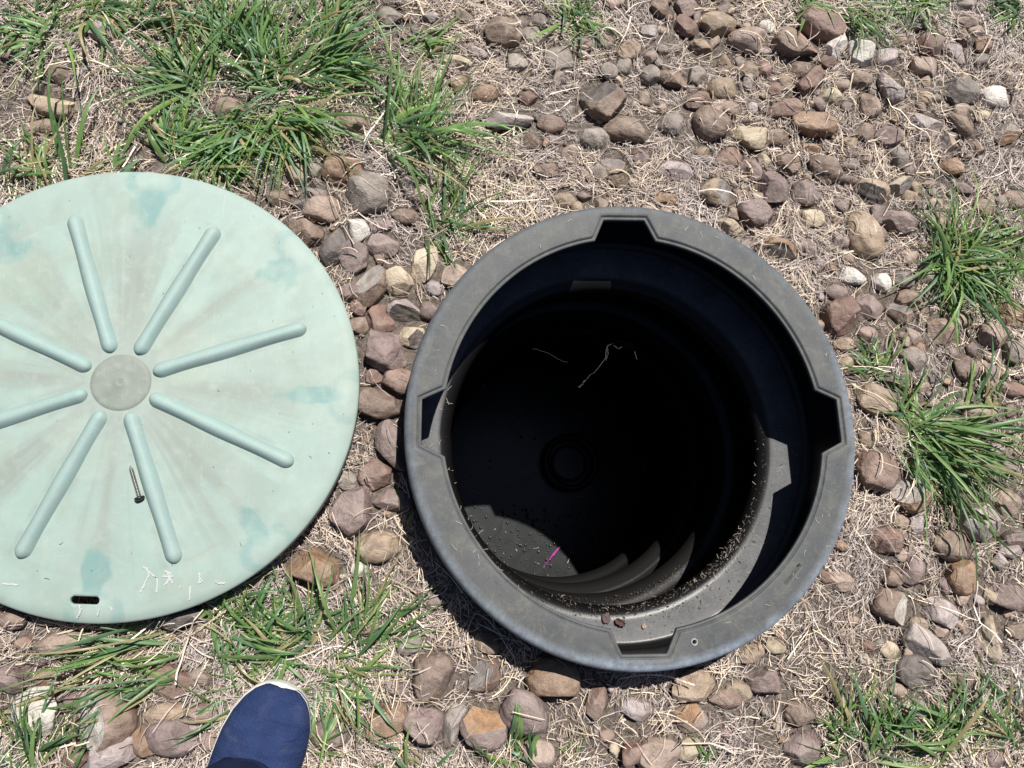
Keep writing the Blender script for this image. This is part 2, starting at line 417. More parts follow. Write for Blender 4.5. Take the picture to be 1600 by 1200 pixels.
STONES = r"""165 48 50 42 20 a L - pale grey stone under green blades near the top of the grass patch
57 6 28 18 0 r P - purplish stone peeping out beside the grass clump in the top corner
61 128 32 18 100 a D g60 narrow dark grey splinter standing beside the yellow-topped tan stone
93 117 28 30 80 r B - small smooth brown stone behind the yellow-topped tan stone
78 160 64 40 -12 b T n80 angular tan stone with a yellow crusted top in dry straw
127 165 36 20 -15 s G - flat grey flake touching the yellow-topped tan stone
65 197 52 24 15 r B - dark brown knobbly stone just below the yellow-topped tan stone
45 73 32 18 30 s L - pale flat flake under drooping blades of the corner grass clump
15 84 30 24 20 r P - purplish brown stone at the photo's edge below the corner grass clump
358 172 42 46 80 r B - brown round stone striped by shadows of the grass around it
231 220 24 14 0 r B - tiny brown stone in straw above the green lid's top edge
343 100 22 20 0 r G - small grey stone deep in the thick grass patch
262 40 26 18 10 r B - small brown stone in straw between the two top grass clumps
607 28 37 42 85 r G - grey-brown rounded stone below two blades near the top edge
572 36 22 26 80 r K - small beige stone squeezed between two rounded stones in the grass
535 48 40 50 70 e K - pinkish brown stone half covered by fanning grass blades
562 18 20 28 90 r B - narrow brown stone near the top edge behind grass
492 43 15 21 90 r K - tiny beige stone seen through upright grass blades
672 27 27 19 5 r L - small lilac grey stone in straw near the top edge
725 22 25 31 80 a K - rough pink stone half sunk in straw by the top edge
787 50 54 62 85 r B - large round brown stone with a paler worn crown
746 80 32 17 -30 a L - whitish splinter below the large round brown stone
713 97 52 23 -6 r N - long pale cream stone lying in straw under a stalk
685 122 28 27 0 r N - cream lump behind a wide upright grass blade
718 130 30 26 30 a O - rusty orange stone beside the cream lump in the grass
757 147 43 28 8 e O - ochre oval stone crossed by a long grass blade
796 188 76 34 12 a L w60 grey stone with a white chipped edge beyond the middle grass clump
547 193 53 35 -6 e B - brown lozenge stone in front of the thick grass patch
562 216 46 14 4 s K - low beige stone just below the brown lozenge stone
610 198 17 17 0 r W - tiny white stone beside the middle grass clump
640 176 31 27 20 a L - pale grey stone inside the middle grass clump
636 150 36 23 4 r B - brown stone wedged under blades above the middle grass clump
620 115 31 27 0 r P - purplish stone buried under the thickest grass blades
580 126 17 11 0 a N - tiny cream chip among dark grass blades
533 263 48 64 88 r O - rounded orange-brown stone with a crease across its lower side
577 300 66 66 0 r G - round grey stone with face-like dents
638 283 38 23 8 a G g-80 grey stone with a shaded front beside the round dented stone
467 272 34 31 -30 r K - pinkish stone under grass tips near the green lid
489 264 23 28 90 r G - grey-brown stone banded by two blade shadows
492 300 27 38 80 a P g80 brown stone with a bluish grey top behind the pink rounded stone
508 324 48 56 60 e K - large pink rounded stone above the green lid's edge
470 318 27 22 0 a D - small dark grey stone in grass shade above the lid
435 310 42 26 -8 r B - brown stone in grass shade at the green lid's upper edge
478 364 56 42 -28 a B - cracked brown stone touching the green lid's upper edge
523 386 38 62 -18 e D - dark grey-brown oval stone leaning against the lid edge
559 357 30 40 35 b W - white chalky block with square corners
596 350 38 24 0 s P - low purplish stone between the chalky block and the round dented stone
632 337 27 44 88 r B - upright brown oval stone below the round dented stone
661 304 33 29 20 r K - beige stone behind a vertical grass blade
597 385 50 38 -4 r P - dark purplish round stone beside the white chalky block
555 400 52 48 40 a P - flat purple-brown stone below the white chalky block
577 448 48 67 -14 e B l125 egg-shaped grey-brown stone with a pale polished facet
622 439 42 49 86 r N - pale stone with an orange crust beside the egg-shaped stone
665 410 38 64 -15 a N - knobbly cream stone under hanging grass blades
677 450 29 22 -10 a L - small lilac grey chip touching the knobbly cream stone
712 432 48 38 30 a K - pinkish tan stone tucked under the black rim's upper curve
632 487 52 42 -15 a L d-80 purplish grey stone with a dark broken front
592 501 46 46 50 a R - reddish brown wedge below the egg-shaped stone
670 486 27 36 85 r P - purplish stone pressed against the black rim
600 545 64 72 75 a P - big flat brown stone midway between lid and black rim
645 528 36 42 70 a N d-40 cream and dark stone tucked under the black rim
541 458 26 44 100 r P - purplish stone half hidden beside the lid edge
561 481 24 28 60 a R - rusty red stone in the gap beside the lid edge
558 508 32 36 80 r B - brown stone under the lid edge beside the big flat brown stone
584 589 28 24 0 a R - rusty stone in straw below the big flat brown stone
626 597 37 58 80 a R - reddish brown ribbed stone against the rim's side
590 633 68 44 -12 e B - long smooth brown wedge reaching from lid to rim
611 695 42 78 22 e P - purplish brown bean-shaped stone hugging the black rim
590 741 56 46 10 a R - rust red stone with straw draped over it, between lid and rim
552 794 56 68 -35 b P - flat purple-red slab in the gap below the lid
613 783 34 58 85 a P - purplish stone with a yellowish base at the rim's shadow edge
541 750 27 31 70 r G - grey stone half in the lid's shadow
587 853 66 46 4 r T - tan rounded stone with a chalky crust below the purple slab
490 888 54 80 86 a O - tall tan-brown stone behind grass blades below the lid
560 891 23 23 0 r W - small white pebble below the tan crusted stone
464 822 32 26 20 r D - dark stone in the lid's shadow
762 1006 36 26 -20 r T - tan stone half inside the rim's shadow
677 943 25 20 20 r P - small purple stone in straw beside the rim's shadow
655 927 18 12 0 a R - tiny rust chip in straw outside the rim's shadow
572 975 42 30 10 r K - beige stone under crossing grass blades
640 1008 36 27 10 a G - pale grey stone at the tips of low grass blades
677 1058 58 58 10 b B - squarish tan-brown stone with a notched top
757 1056 48 40 20 a R g150 reddish stone with a grey side in straw below the rim
606 1125 62 42 25 a O - orange-yellow rough stone near the bottom edge
662 1135 54 58 60 a P - purplish triangular stone beside the orange-yellow one
710 1130 34 64 -28 a G l0 narrow grey-brown stone with a pale split side
754 1138 58 62 30 a P o80 dark purple stone capped with an orange patch
816 1112 58 70 35 e P - large purplish brown stone lying diagonally below the rim
865 1060 72 58 -18 r O - orange-brown rounded stone emerging from the rim's shadow
932 1097 28 52 -22 a R - thin reddish stone on edge in the straw
992 1107 43 33 -8 r L - whitish grey round pebble below the bottom notch
1077 1120 43 47 60 e K o120 pink and orange stone half wrapped in straw
1080 1071 68 42 5 a T - tan-grey broad stone at the rim's lower shadow
1134 1092 26 50 85 r R - rust stone with a straw loop around it
1156 1080 30 40 80 r T - tan stone buried beside the straw loop
1194 1064 36 54 85 a P - dusky purple stone near the bottom of the rim
987 1178 32 38 -30 a R - reddish stone shaded on one side at the bottom edge
1030 1178 64 42 8 r K - broad dusty pink stone at the bottom edge
1076 1170 38 30 10 r N - pale cream stone half buried at the bottom edge
842 1178 36 46 80 r K - dusty pink stone behind grass at the bottom edge
947 1150 24 17 0 r B - small brown stone sunk in straw below the thin reddish stone
1176 1022 42 24 20 r T - tan stone peeking out below the rim's worn edge
1314 907 42 32 -8 b K - pinkish square stone just outside the rim's slot
1290 903 20 24 60 a R - dark red chip wedged beneath the rim beside the pinkish square stone
1402 947 70 48 -26 b B w-20 brown block with a white corner
1472 958 56 40 -28 r L - pinkish grey oval stone beside the brown block with white corner
1450 1010 80 42 -36 e L - long mauve stone with a frosted surface
1436 1051 60 50 -15 r D - dark speckled round stone
1550 997 42 66 -12 a N b20 cream stone with a brown side beside a dark gap
1578 933 68 42 -5 r P - purplish stone at the photo's edge under thin grass shadows
1550 931 24 26 60 a N - small cream lump stuck to the purplish edge stone
1502 900 52 54 -40 r O - brown and orange rounded stone under drooping blade tips
1335 972 24 16 10 a K - small pink chip in straw
1360 1011 21 21 30 a R - small dark red stone in a straw hollow
1396 1018 28 26 0 a N - pale chalky lump beside the dark speckled round stone
1472 986 26 20 0 r K - small pinkish stone between the two mauve oval stones
1503 1067 50 26 8 r R - reddish stone under straw beyond the dark speckled round stone
1407 1081 28 23 0 r K - pinkish stone in straw below the dark speckled round stone
1247 1117 48 34 -20 r B - brown stone half buried above the lower grass
1255 1168 56 44 10 r P - purplish stone under leaning blades near the bottom edge
1211 1010 24 30 70 r N - cream stone at the foot of the rim's worn edge
1476 1115 50 32 -15 r T - tan stone at the back of the lower grass patch
1440 1106 38 27 0 a G - grey stone behind blades of the lower grass patch
1594 986 26 42 90 r B - brown stone cut by the photo's edge beside the cream stone
1384 847 54 46 -20 a R - jagged rust stone over a dark hollow
1484 852 58 46 -12 e B - brown oval stone behind the long hanging blades
1528 816 62 66 70 a L - large pale pinkish stone under the hanging blades
1574 853 36 42 60 a L - rough whitish stone next to the large pale pinkish one
1562 877 26 27 30 a L - crumbly whitish lump below the rough whitish stone
1396 902 33 27 0 r B - small brown stone below the jagged rust stone
1428 892 38 46 -30 r P - purplish stone in straw beside a blade tip
1423 769 60 58 20 a O l140 layered tan-brown stone in the shade of the big grass clump
1432 822 25 36 -25 a L - pale grey stone in shade below the layered stone
1313 852 14 28 70 r O - thin orange stone jammed under the rim's edge
1592 842 32 62 88 b P - dark purple stone at the photo's edge above a deep shadow
1371 738 62 66 80 b R - large reddish brown stone striped by long blade shadows
1367 628 60 44 -28 b T - tan pitted stone with a dark lower side near the rim
1405 660 38 35 -20 r G - grey stone in the grass clump's shadow
1510 617 24 42 80 r G - slate grey oval stone among upright blades
1530 645 56 34 0 r K - beige brown stone crossed by two upright blades
1549 631 28 20 -20 a O - orange chip on the beige brown stone
1550 602 52 20 0 r P - purplish stone above the orange chip
1583 610 38 28 0 r R - reddish stone at the photo's edge above the long blades
1571 785 42 42 20 r K - dusty pink stone under blade tips at the photo's edge
1553 705 32 26 0 r L - pale lump beneath the spreading blades
1346 790 30 18 -10 s P - flat purplish stone sunk in straw beside the rim
1362 303 66 46 -18 b T d-110 tan-grey slab with a black shaded side
1407 346 62 44 -4 r P - smooth purplish oval stone in front of the tan-grey slab
1471 347 44 43 50 r K - mauve pink round stone touching long blades
1543 321 37 36 0 r B - brown stone beside the white curled twig
1589 312 36 42 80 r B - rough brown stone at the photo's edge above the bright grass clump
1348 372 54 84 24 e T - long tan stone with a worn bump
1462 318 32 25 0 r K - faint pink stone under straw above the mauve pink round stone
1218 393 56 36 -18 b O d-100 orange-tan block with a black underside by the rim
1261 389 30 40 30 a P - purplish split stone behind the orange-tan block
1314 377 25 27 80 r P - purple stone in straw between tan stones
1269 340 42 37 -32 a N - cream streaked stone beyond the purplish wedge
1307 346 18 14 -30 a R - tiny dark red chip near the cream streaked stone
1295 416 24 18 0 a O - small orange stone in straw outside the rim
1335 433 44 28 -20 a W - cream-white stone in straw beside the round white one
1378 441 33 30 -20 r W - small round white stone with a smooth top
1415 436 36 28 0 r G - grey stone at the grass clump's edge beside the small white stone
1450 433 36 26 0 r G - grey stone shaded by the bright grass clump
1419 467 47 32 -8 r R - smooth red-brown stone below the small white stone
1360 479 41 45 80 r P - mauve rounded stone with a frosted skin
1405 488 48 36 -20 a K g100 pinkish angular stone with a grey chipped top
1305 457 40 27 -10 r P - purplish stone behind the reddish square block
1310 496 56 56 15 b R - reddish square block leaning on the rim
1320 538 23 34 90 r T - tan stone in straw below the reddish square block
1322 566 24 26 0 r T - tan crumbly stone touching the rim above the small tuft
1472 517 52 50 -20 a K - dusty pink stone crossed by blade shadows
1407 524 27 18 10 a B - small brown stone in front of a black straw gap
1425 561 42 42 45 a G - grey-tan stone behind the small tuft by the rim
1437 545 24 24 0 a O - orange stone nestled on the grey-tan stone
1507 576 42 40 0 r B - brown ribbed stone beside a branching straw
1551 526 38 50 82 b K - pinkish oblong stone banded by blade shadows
1582 551 42 40 0 r G - grey stone under grass shadow at the photo's edge
1578 492 44 42 -20 r O - dark orange-brown stone under the bright grass clump
1547 583 36 32 0 r P - purplish stone below the pinkish oblong one
1502 500 38 26 0 r T - tan stone hidden beneath the bright clump's lower blades
1537 485 15 19 90 r G - tiny grey stone under the bright grass clump
1486 552 28 19 10 r P - small purplish stone beside the straw fork
1357 522 32 26 0 r K - pale pink stone buried in straw beyond the small tuft
832 51 34 31 -20 r G - dark grey stone beside the large round brown stone
809 94 38 36 20 a G l60 glossy grey stone with a pale broken face
877 90 58 52 -35 s G - slate grey flat stone with smooth scooped face
917 71 29 29 0 r R - small round red-brown stone below the top grass clump
945 63 38 32 20 r B - brown stone half buried beside the round red-brown one
930 32 29 21 -5 r N - cream stone under the top grass clump
1015 50 27 36 80 a L - rough whitish upright stone in straw
1032 12 37 36 80 r B - brown-grey stone cut by the top edge
1073 10 38 42 80 r P - dark purple stone cut by the top edge
1070 40 42 36 -10 a R - bright reddish angular stone near the top edge
1120 37 63 46 8 r T - broad grainy tan stone near the top edge
1167 64 43 66 85 r K - tall pinkish brown rounded stone below the grainy tan one
1196 42 23 29 90 r W - white and pink lump behind the tall pinkish brown stone
1195 80 17 29 90 r L - bluish white sliver beside the tall pinkish brown stone
1095 71 43 30 -10 a T - crumbly yellowish tan stone in straw
1135 100 26 43 -15 a B - dark brown pointed stone
1170 111 37 31 0 b B - brown squared stone with a pale rim below the tall one
1195 108 22 27 0 r R - reddish stone beside the brown squared one
982 79 43 34 20 a T - tan flat stone with a ridge in straw
973 104 28 34 -25 a G - grey triangular chip below the tan flat stone
952 113 33 31 0 r G - grey brown stone with straw across it above the big chipped stone
1050 123 29 56 75 a B - tall brown stone under a leaning stalk
1088 118 36 37 0 r G - grey rounded stone in straw beside the stalk
1017 117 36 36 0 r G - grey stone almost buried by grey thatch
937 157 68 66 -45 b B d130 big brown stone with a dark grey chipped top
979 203 44 74 82 e B - reddish brown egg-shaped stone with a sharp ridge
927 217 43 52 80 r G - smooth grey-brown oval stone below the big chipped stone
962 267 44 70 20 a B g100 tall brown stone with a grey pointed top above the rim
1050 196 41 43 70 r G - dull grey-brown stone in straw beside the dark lumpy one
1110 193 63 60 -10 r B - dark brown lumpy stone
1130 141 52 39 -4 r T - smooth honey-tan pebble above the dark lumpy stone
1090 157 45 32 18 a R - reddish brown stone behind the dark lumpy one
1142 172 34 26 -20 r K - beige stone tucked behind the dark lumpy one
1172 215 56 46 -18 a N - cream stone with a crusty brown face
1140 247 48 36 26 s R - dark red flat stone
1176 170 21 23 0 r L - small pale lilac stone in straw beyond the dark lumpy one
1225 172 66 32 12 e R - curved reddish shell-like stone
825 152 33 27 -20 a R - reddish stone with a straw curl on it
860 196 33 44 85 e B - brown upright stone in straw beside the long green blade
862 218 32 16 0 s P - low purplish stone below the brown upright stone
832 223 29 29 0 a R - reddish split stone beside a yellow stalk
852 267 42 25 4 a B - brown wedge stone near the end of the long green blade
1055 265 60 32 -10 s L - flat pale grey stone sunk in straw above the rim
1175 265 33 41 20 a P - mauve stone in straw between the dark red and angular stones
1194 250 21 26 0 a N - small yellowish cream stone below the crusty one
1121 303 62 50 -10 e T g-10 tan stone with a glossy grey broken side
1206 294 56 56 -30 a P - dark purple-brown jagged stone
1259 303 50 40 -12 e P - purplish wedge-shaped stone beside the jagged one
1180 336 62 44 -4 b P - dark purple boxy stone near the rim
1143 357 48 28 -22 a N - cream-white stone peeking over the rim's top curve
1290 268 44 62 72 e B - brown egg-shaped stone with a dark lower end
1231 256 44 36 -20 r B - dull brown stone above the jagged one
1266 231 38 17 0 r O - low orange stone beneath the large orange oval
1040 310 23 34 75 a O - small orange stone just above the rim's top
1116 270 32 15 10 s T - low tan stone in straw above the tan broken one
890 310 16 16 0 r R - tiny reddish stone near the rim's upper curve
1282 40 78 54 -30 b R - large streaked reddish slab at the top
1243 69 86 50 12 b B k30 large brown angular stone with a pale pink facet
1306 72 32 62 -35 a W - white curved shard beneath the reddish slab
1292 96 32 26 20 a R - dark red hollow stone under the white shard
1347 84 53 50 -20 r W - white speckled round stone
1386 92 40 38 0 r L - lilac stone beside the white speckled one
1249 108 47 30 20 r B - brown egg stone beneath the large angular stone
1263 130 36 60 -42 b R - pinkish brown slab leaning below the brown egg stone
1342 127 45 32 -4 r B - dark brown rounded stone below the white speckled one
1313 133 22 32 100 r K - narrow beige stone beside a dark twig
1391 136 44 64 14 a L n60 mottled greenish white stone with pits
1355 165 41 47 35 r B - dark chocolate egg-shaped stone
1297 153 28 40 80 a N - cream and grey stone beside a black gap
1496 147 63 46 -4 b D - dark charcoal grey stone
1556 153 58 40 -4 r W - bright white stone next to the charcoal one
1453 72 50 46 40 r R - reddish brown domed stone with straws over it
1489 88 34 48 40 a L - pale pinkish triangular stone
1440 106 52 36 -18 b K - pinkish brown block below the domed stone
1508 60 34 31 -20 a B w30 brown stone with a white spot
1535 72 30 30 0 a O - yellow ochre stone below the top grass
1510 35 42 30 0 r K - dusky pink stone below the top grass
1505 9 37 27 0 r G - grey stone cut by the top edge behind grass
1437 32 62 38 10 r G - grey-tan stone striped by grass shadows at the top
1270 196 74 46 -6 r O - large orange-brown oval stone
1351 206 33 37 60 r B - dark brown pebble below the chocolate egg-shaped stone
1392 211 54 36 6 r P - purplish oval stone with a pale scar
1447 192 56 38 -8 a L - pale lilac grey rough stone
1502 192 36 56 45 e B - rusty brown elongated stone
1527 229 28 35 80 a R - dark reddish stone at the foot of the rusty brown one
1483 222 46 32 -10 a K d180 beige stone with a black hollow side
1572 212 38 46 80 a G o-60 grey blocky stone with an orange edge
1492 258 34 44 80 e O - orange-tan stone in straw below the hollow stone
1510 291 20 34 65 r P - spotted purplish pebble in pale straw
1405 243 38 38 0 a G - grey stone with a dark lower half
1410 290 52 30 18 a N g-30 cream stone with a grey lower edge
1326 280 18 37 85 r P - narrow purplish stone in straw beside the brown egg shape
1330 222 26 24 -20 a T - tan chip in straw below the dark brown pebble
1445 155 28 23 10 r T - tan pebble in straw beside the charcoal stone
1535 180 30 18 0 r N - low cream stone below the bright white one
1210 140 27 25 0 r R - reddish pebble above the curved shell-like stone
1212 216 27 42 100 a B - brown stone beside the crusty cream one
1405 65 23 31 -50 a R - red splinter stone below the top grass
1532 97 36 31 0 r G - grey stone buried in thatch below the ochre one
1592 178 21 14 0 r R - small reddish stone at the photo's edge below the white one
1330 256 31 21 0 a G - small grey stone in straw beside the egg-shaped brown stone
1400 183 24 19 -20 r B - dark hollowed stone in the shade of straw
20 967 34 27 -20 r B - brown stone in the lid's shadow at the photo's edge
107 1003 80 28 8 e K - long pinkish tan stone below the lid's slot
35 1007 19 23 80 a R - small rust stone in straw below the lid
5 1006 22 20 0 r B - brown stone cut by the photo's edge below the lid
17 1060 42 36 -20 a P - purplish stone at the photo's edge under twig shadows
72 1058 38 23 10 r O - orange-tan stone under the long grass blades
58 1108 56 58 70 a W - light grey angular stone near the bottom corner
162 1123 80 74 -25 r B w190 big dark brown stone with a white streaked side
172 1181 70 46 8 a L - pale pinkish white stone at the bottom edge
230 1158 38 40 60 a O - small orange triangular stone
267 1150 46 64 85 r P - purplish rounded stone near the shoe
257 1115 52 26 10 r T - low tan stone above the purplish rounded one
265 1063 58 42 -30 s R - dark maroon flat stone laced with straw
115 1093 28 24 0 r P - small purple stone behind the big streaked brown one
285 967 64 30 8 a D - dark grey stone half in the lid's shadow
315 1113 40 22 10 r K - pinkish stone in straw beside the shoe
302 1132 16 13 0 a L - tiny white chip beside the shoe
325 1160 22 26 60 r R - reddish stone touching the shoe's side
120 1186 28 24 0 r R - reddish stone at the bottom edge beside the pale pinkish one
85 1150 19 17 0 r O - tiny orange stone between two larger stones
398 911 26 18 20 r G - grey stone in grass shade below the lid
70 969 26 15 0 r P - purplish stone in shade beneath the lid's lower edge
312 1060 32 25 0 r K - pinkish stone in straw behind a curled blade
512 1146 42 52 80 r P - purplish brown stone beside the shoe's toe
617 1075 26 19 0 r P - small purple stone in straw between grass and the squarish stone"""
TUFTS = r"""70 48 46 85 175 130 grass clump with drooping blades in the photo's top corner
150 14 34 75 -20 110 grass clump cut by the top edge beside the corner clump
215 40 22 80 60 90 thin sprigs of grass near the top edge beyond the corner clump
300 128 60 105 140 90 broad-bladed grass clump on the outer side of the grass patch
345 60 40 95 90 80 upright grass clump at the back of the grass patch
405 75 46 95 80 70 tall bluish grass clump at the top of the grass patch
425 125 60 105 110 120 dense grass clump in the middle of the grass patch
495 112 64 125 15 50 grass clump combed sideways toward the loose stones
505 50 34 80 75 60 upright grass clump near the top edge beside pink stones
440 185 70 110 -60 90 grass clump hanging toward the green lid
370 205 60 80 -80 120 short dense grass clump above the lid's top edge
330 240 60 75 -60 130 dark low grass clump against the lid's top edge
270 225 34 80 70 80 sparse grass clump behind the lid's top edge
85 290 14 110 105 35 few long blades rising beside the lid at the photo's edge
155 265 10 80 60 50 sparse blades standing just behind the lid
10 280 12 80 20 50 grass blades poking out at the photo's edge beside the lid
560 8 18 60 90 90 small grass sprig cut by the top edge
630 215 80 135 40 105 wide grass clump spraying over stones between lid and top edge
690 345 52 115 15 100 grass clump with long blades reaching toward the rim
650 70 16 60 10 80 small dark sprig beside the grey-brown rounded stone
895 22 56 75 -20 180 compact bright grass clump at the top edge
1330 18 30 105 -45 70 grass clump with long blades falling onto the white speckled stone
1420 6 46 85 -10 170 grass clump cut by the top edge above the reddish domed stone
1250 4 26 70 -5 180 low grass along the top edge above the big slab
1590 18 56 70 200 90 bright grass clump in the top corner beyond the white stone
1490 410 170 130 -25 150 large bright grass clump at the photo's edge near the small white stone
1580 400 60 110 150 120 grass blades overlapping the photo's edge behind the large bright clump
1370 578 30 62 70 120 small grass tuft touching the rim
1438 688 110 175 -40 58 big grass clump with long blades hanging over stones beside the rim
1428 668 40 100 70 100 short upright blades at the heart of the big hanging clump
1532 640 10 120 80 30 few tall upright blades above the big hanging clump
1320 1150 27 85 100 90 grass clump at the bottom edge nearest the rim
1385 1165 34 95 70 90 broad grass clump at the bottom edge behind the purplish stone
1465 1160 37 105 100 90 grass clump at the bottom edge with one very long upright blade
1535 1145 31 95 120 80 grass clump in the lower grass patch near the corner
1590 1150 31 100 130 70 grass clump in the bottom corner
810 1195 12 73 95 60 thin grass sprig at the bottom edge below the rim
655 1198 11 69 100 55 thin grass sprig beside the triangular stone
905 1195 6 55 90 60 few blades at the bottom edge below the thin reddish stone
1110 1190 4 60 120 50 two or three blades at the bottom edge by the cream stone
250 1022 43 156 192 30 grass clump combed flat into long blades below the lid's slot
345 960 50 73 40 130 grass clump pressed under the lid's lower edge
400 1000 50 78 60 150 spreading grass clump between the lid and the shoe
470 1000 53 101 95 80 grass clump with tall blades over the tan-brown stone
565 1005 43 115 45 60 grass clump with blades reaching for the rim's shadow
420 1055 36 64 80 110 low grass clump right behind the shoe's toe
520 1060 43 87 -25 70 grass clump spreading beside the shoe's toe
365 1095 15 82 190 60 grass blades bent away from the shoe's side
30 1195 21 105 110 45 grass clump in the bottom corner beside the light grey stone
80 1200 12 92 70 50 few blades at the bottom edge beside the streaked brown stone
500 1175 10 64 60 70 short blades beside the shoe near the bottom edge
650 800 7 60 60 50 thin blades in the narrow shade beside the rim"""

# ------------------------------------------------------------------ layout
AXIS = at(800, 600, RIM_Z)       # riser axis from the fitted flange circle
AX, AY = 0.302 * CAM_H, 0.135 * CAM_H
R_OUT, R_OPEN, R_NOTCH = 0.3022, 0.2535, 0.2812
NOTCH = [1.6, 91.5, 179.3, 269.2]
LID_D = 0.985                    # camera height above the lid edge
LID_Z = CAM_Z - LID_D
LX, LY, LR = -0.3705 * LID_D, 0.1840 * LID_D, 0.2928 * LID_D


def gz(x, y):
    return 0.006 * vnoise(x, y, 4.3, 5) + 0.004 * vnoise(x, y, 13.0, 6) + 0.0018 * vnoise(x, y, 45.0, 7) - 0.003


# ------------------------------------------------------------------ ground: one polar sheet with the riser's hole
def build_ground():
    rs = [0.2955]
    while rs[-1] < 1.9: rs.append(rs[-1] + 0.010)
    while rs[-1] < 90: rs.append(rs[-1] * 1.18)
    rs = np.array(rs); n = 400
    th = np.linspace(0, 2 * np.pi, n, endpoint=False)
    X = AX + rs[:, None] * np.cos(th); Y = AY + rs[:, None] * np.sin(th)
    Z = gz(X, Y) * np.where(rs > 2.5, .2, 1)[:, None]
    V = np.stack([X, Y, Z], -1).reshape(-1, 3)
    o = link('ground', mesh_np('ground', V, grid_faces(len(rs), n), SOIL))
    tag(o, 'bare grey-brown soil under straw and stones', kind='structure')


build_ground()

# ------------------------------------------------------------------ the riser
def opening_outline():
    pts = []
    def P(r, a): return (r * math.cos(math.radians(a)), r * math.sin(math.radians(a)))
    for k, c in enumerate(NOTCH):
        q = [P(R_OPEN, c - 9.6), P(R_NOTCH, c - 5.8), P(R_NOTCH, c + 5.8), P(R_OPEN, c + 9.6)]
        for (a, b, m) in ((q[0], q[1], 7), (q[1], q[2], 12), (q[2], q[3], 7)):
            for i in range(m): pts.append((a[0] + (b[0] - a[0]) * i / m, a[1] + (b[1] - a[1]) * i / m))
        nx = NOTCH[(k + 1) % 4] + (360 if k == 3 else 0)
        a0, a1 = c + 9.6, nx - 9.6
        m = 72
        for i in range(m): pts.append(P(R_OPEN, a0 + (a1 - a0) * i / m))
    return np.array(pts)


def offset(P, d):
    a, b = np.roll(P, 1, 0), np.roll(P, -1, 0)
    e1, e2 = P - a, b - P
    n1 = np.stack([e1[:, 1], -e1[:, 0]], 1); n1 /= np.linalg.norm(n1, axis=1)[:, None]
    n2 = np.stack([e2[:, 1], -e2[:, 0]], 1); n2 /= np.linalg.norm(n2, axis=1)[:, None]
    m = n1 + n2; m /= np.linalg.norm(m, axis=1)[:, None]
    return P + m * (d / np.clip((m * n1).sum(1), .6, 1))[:, None]


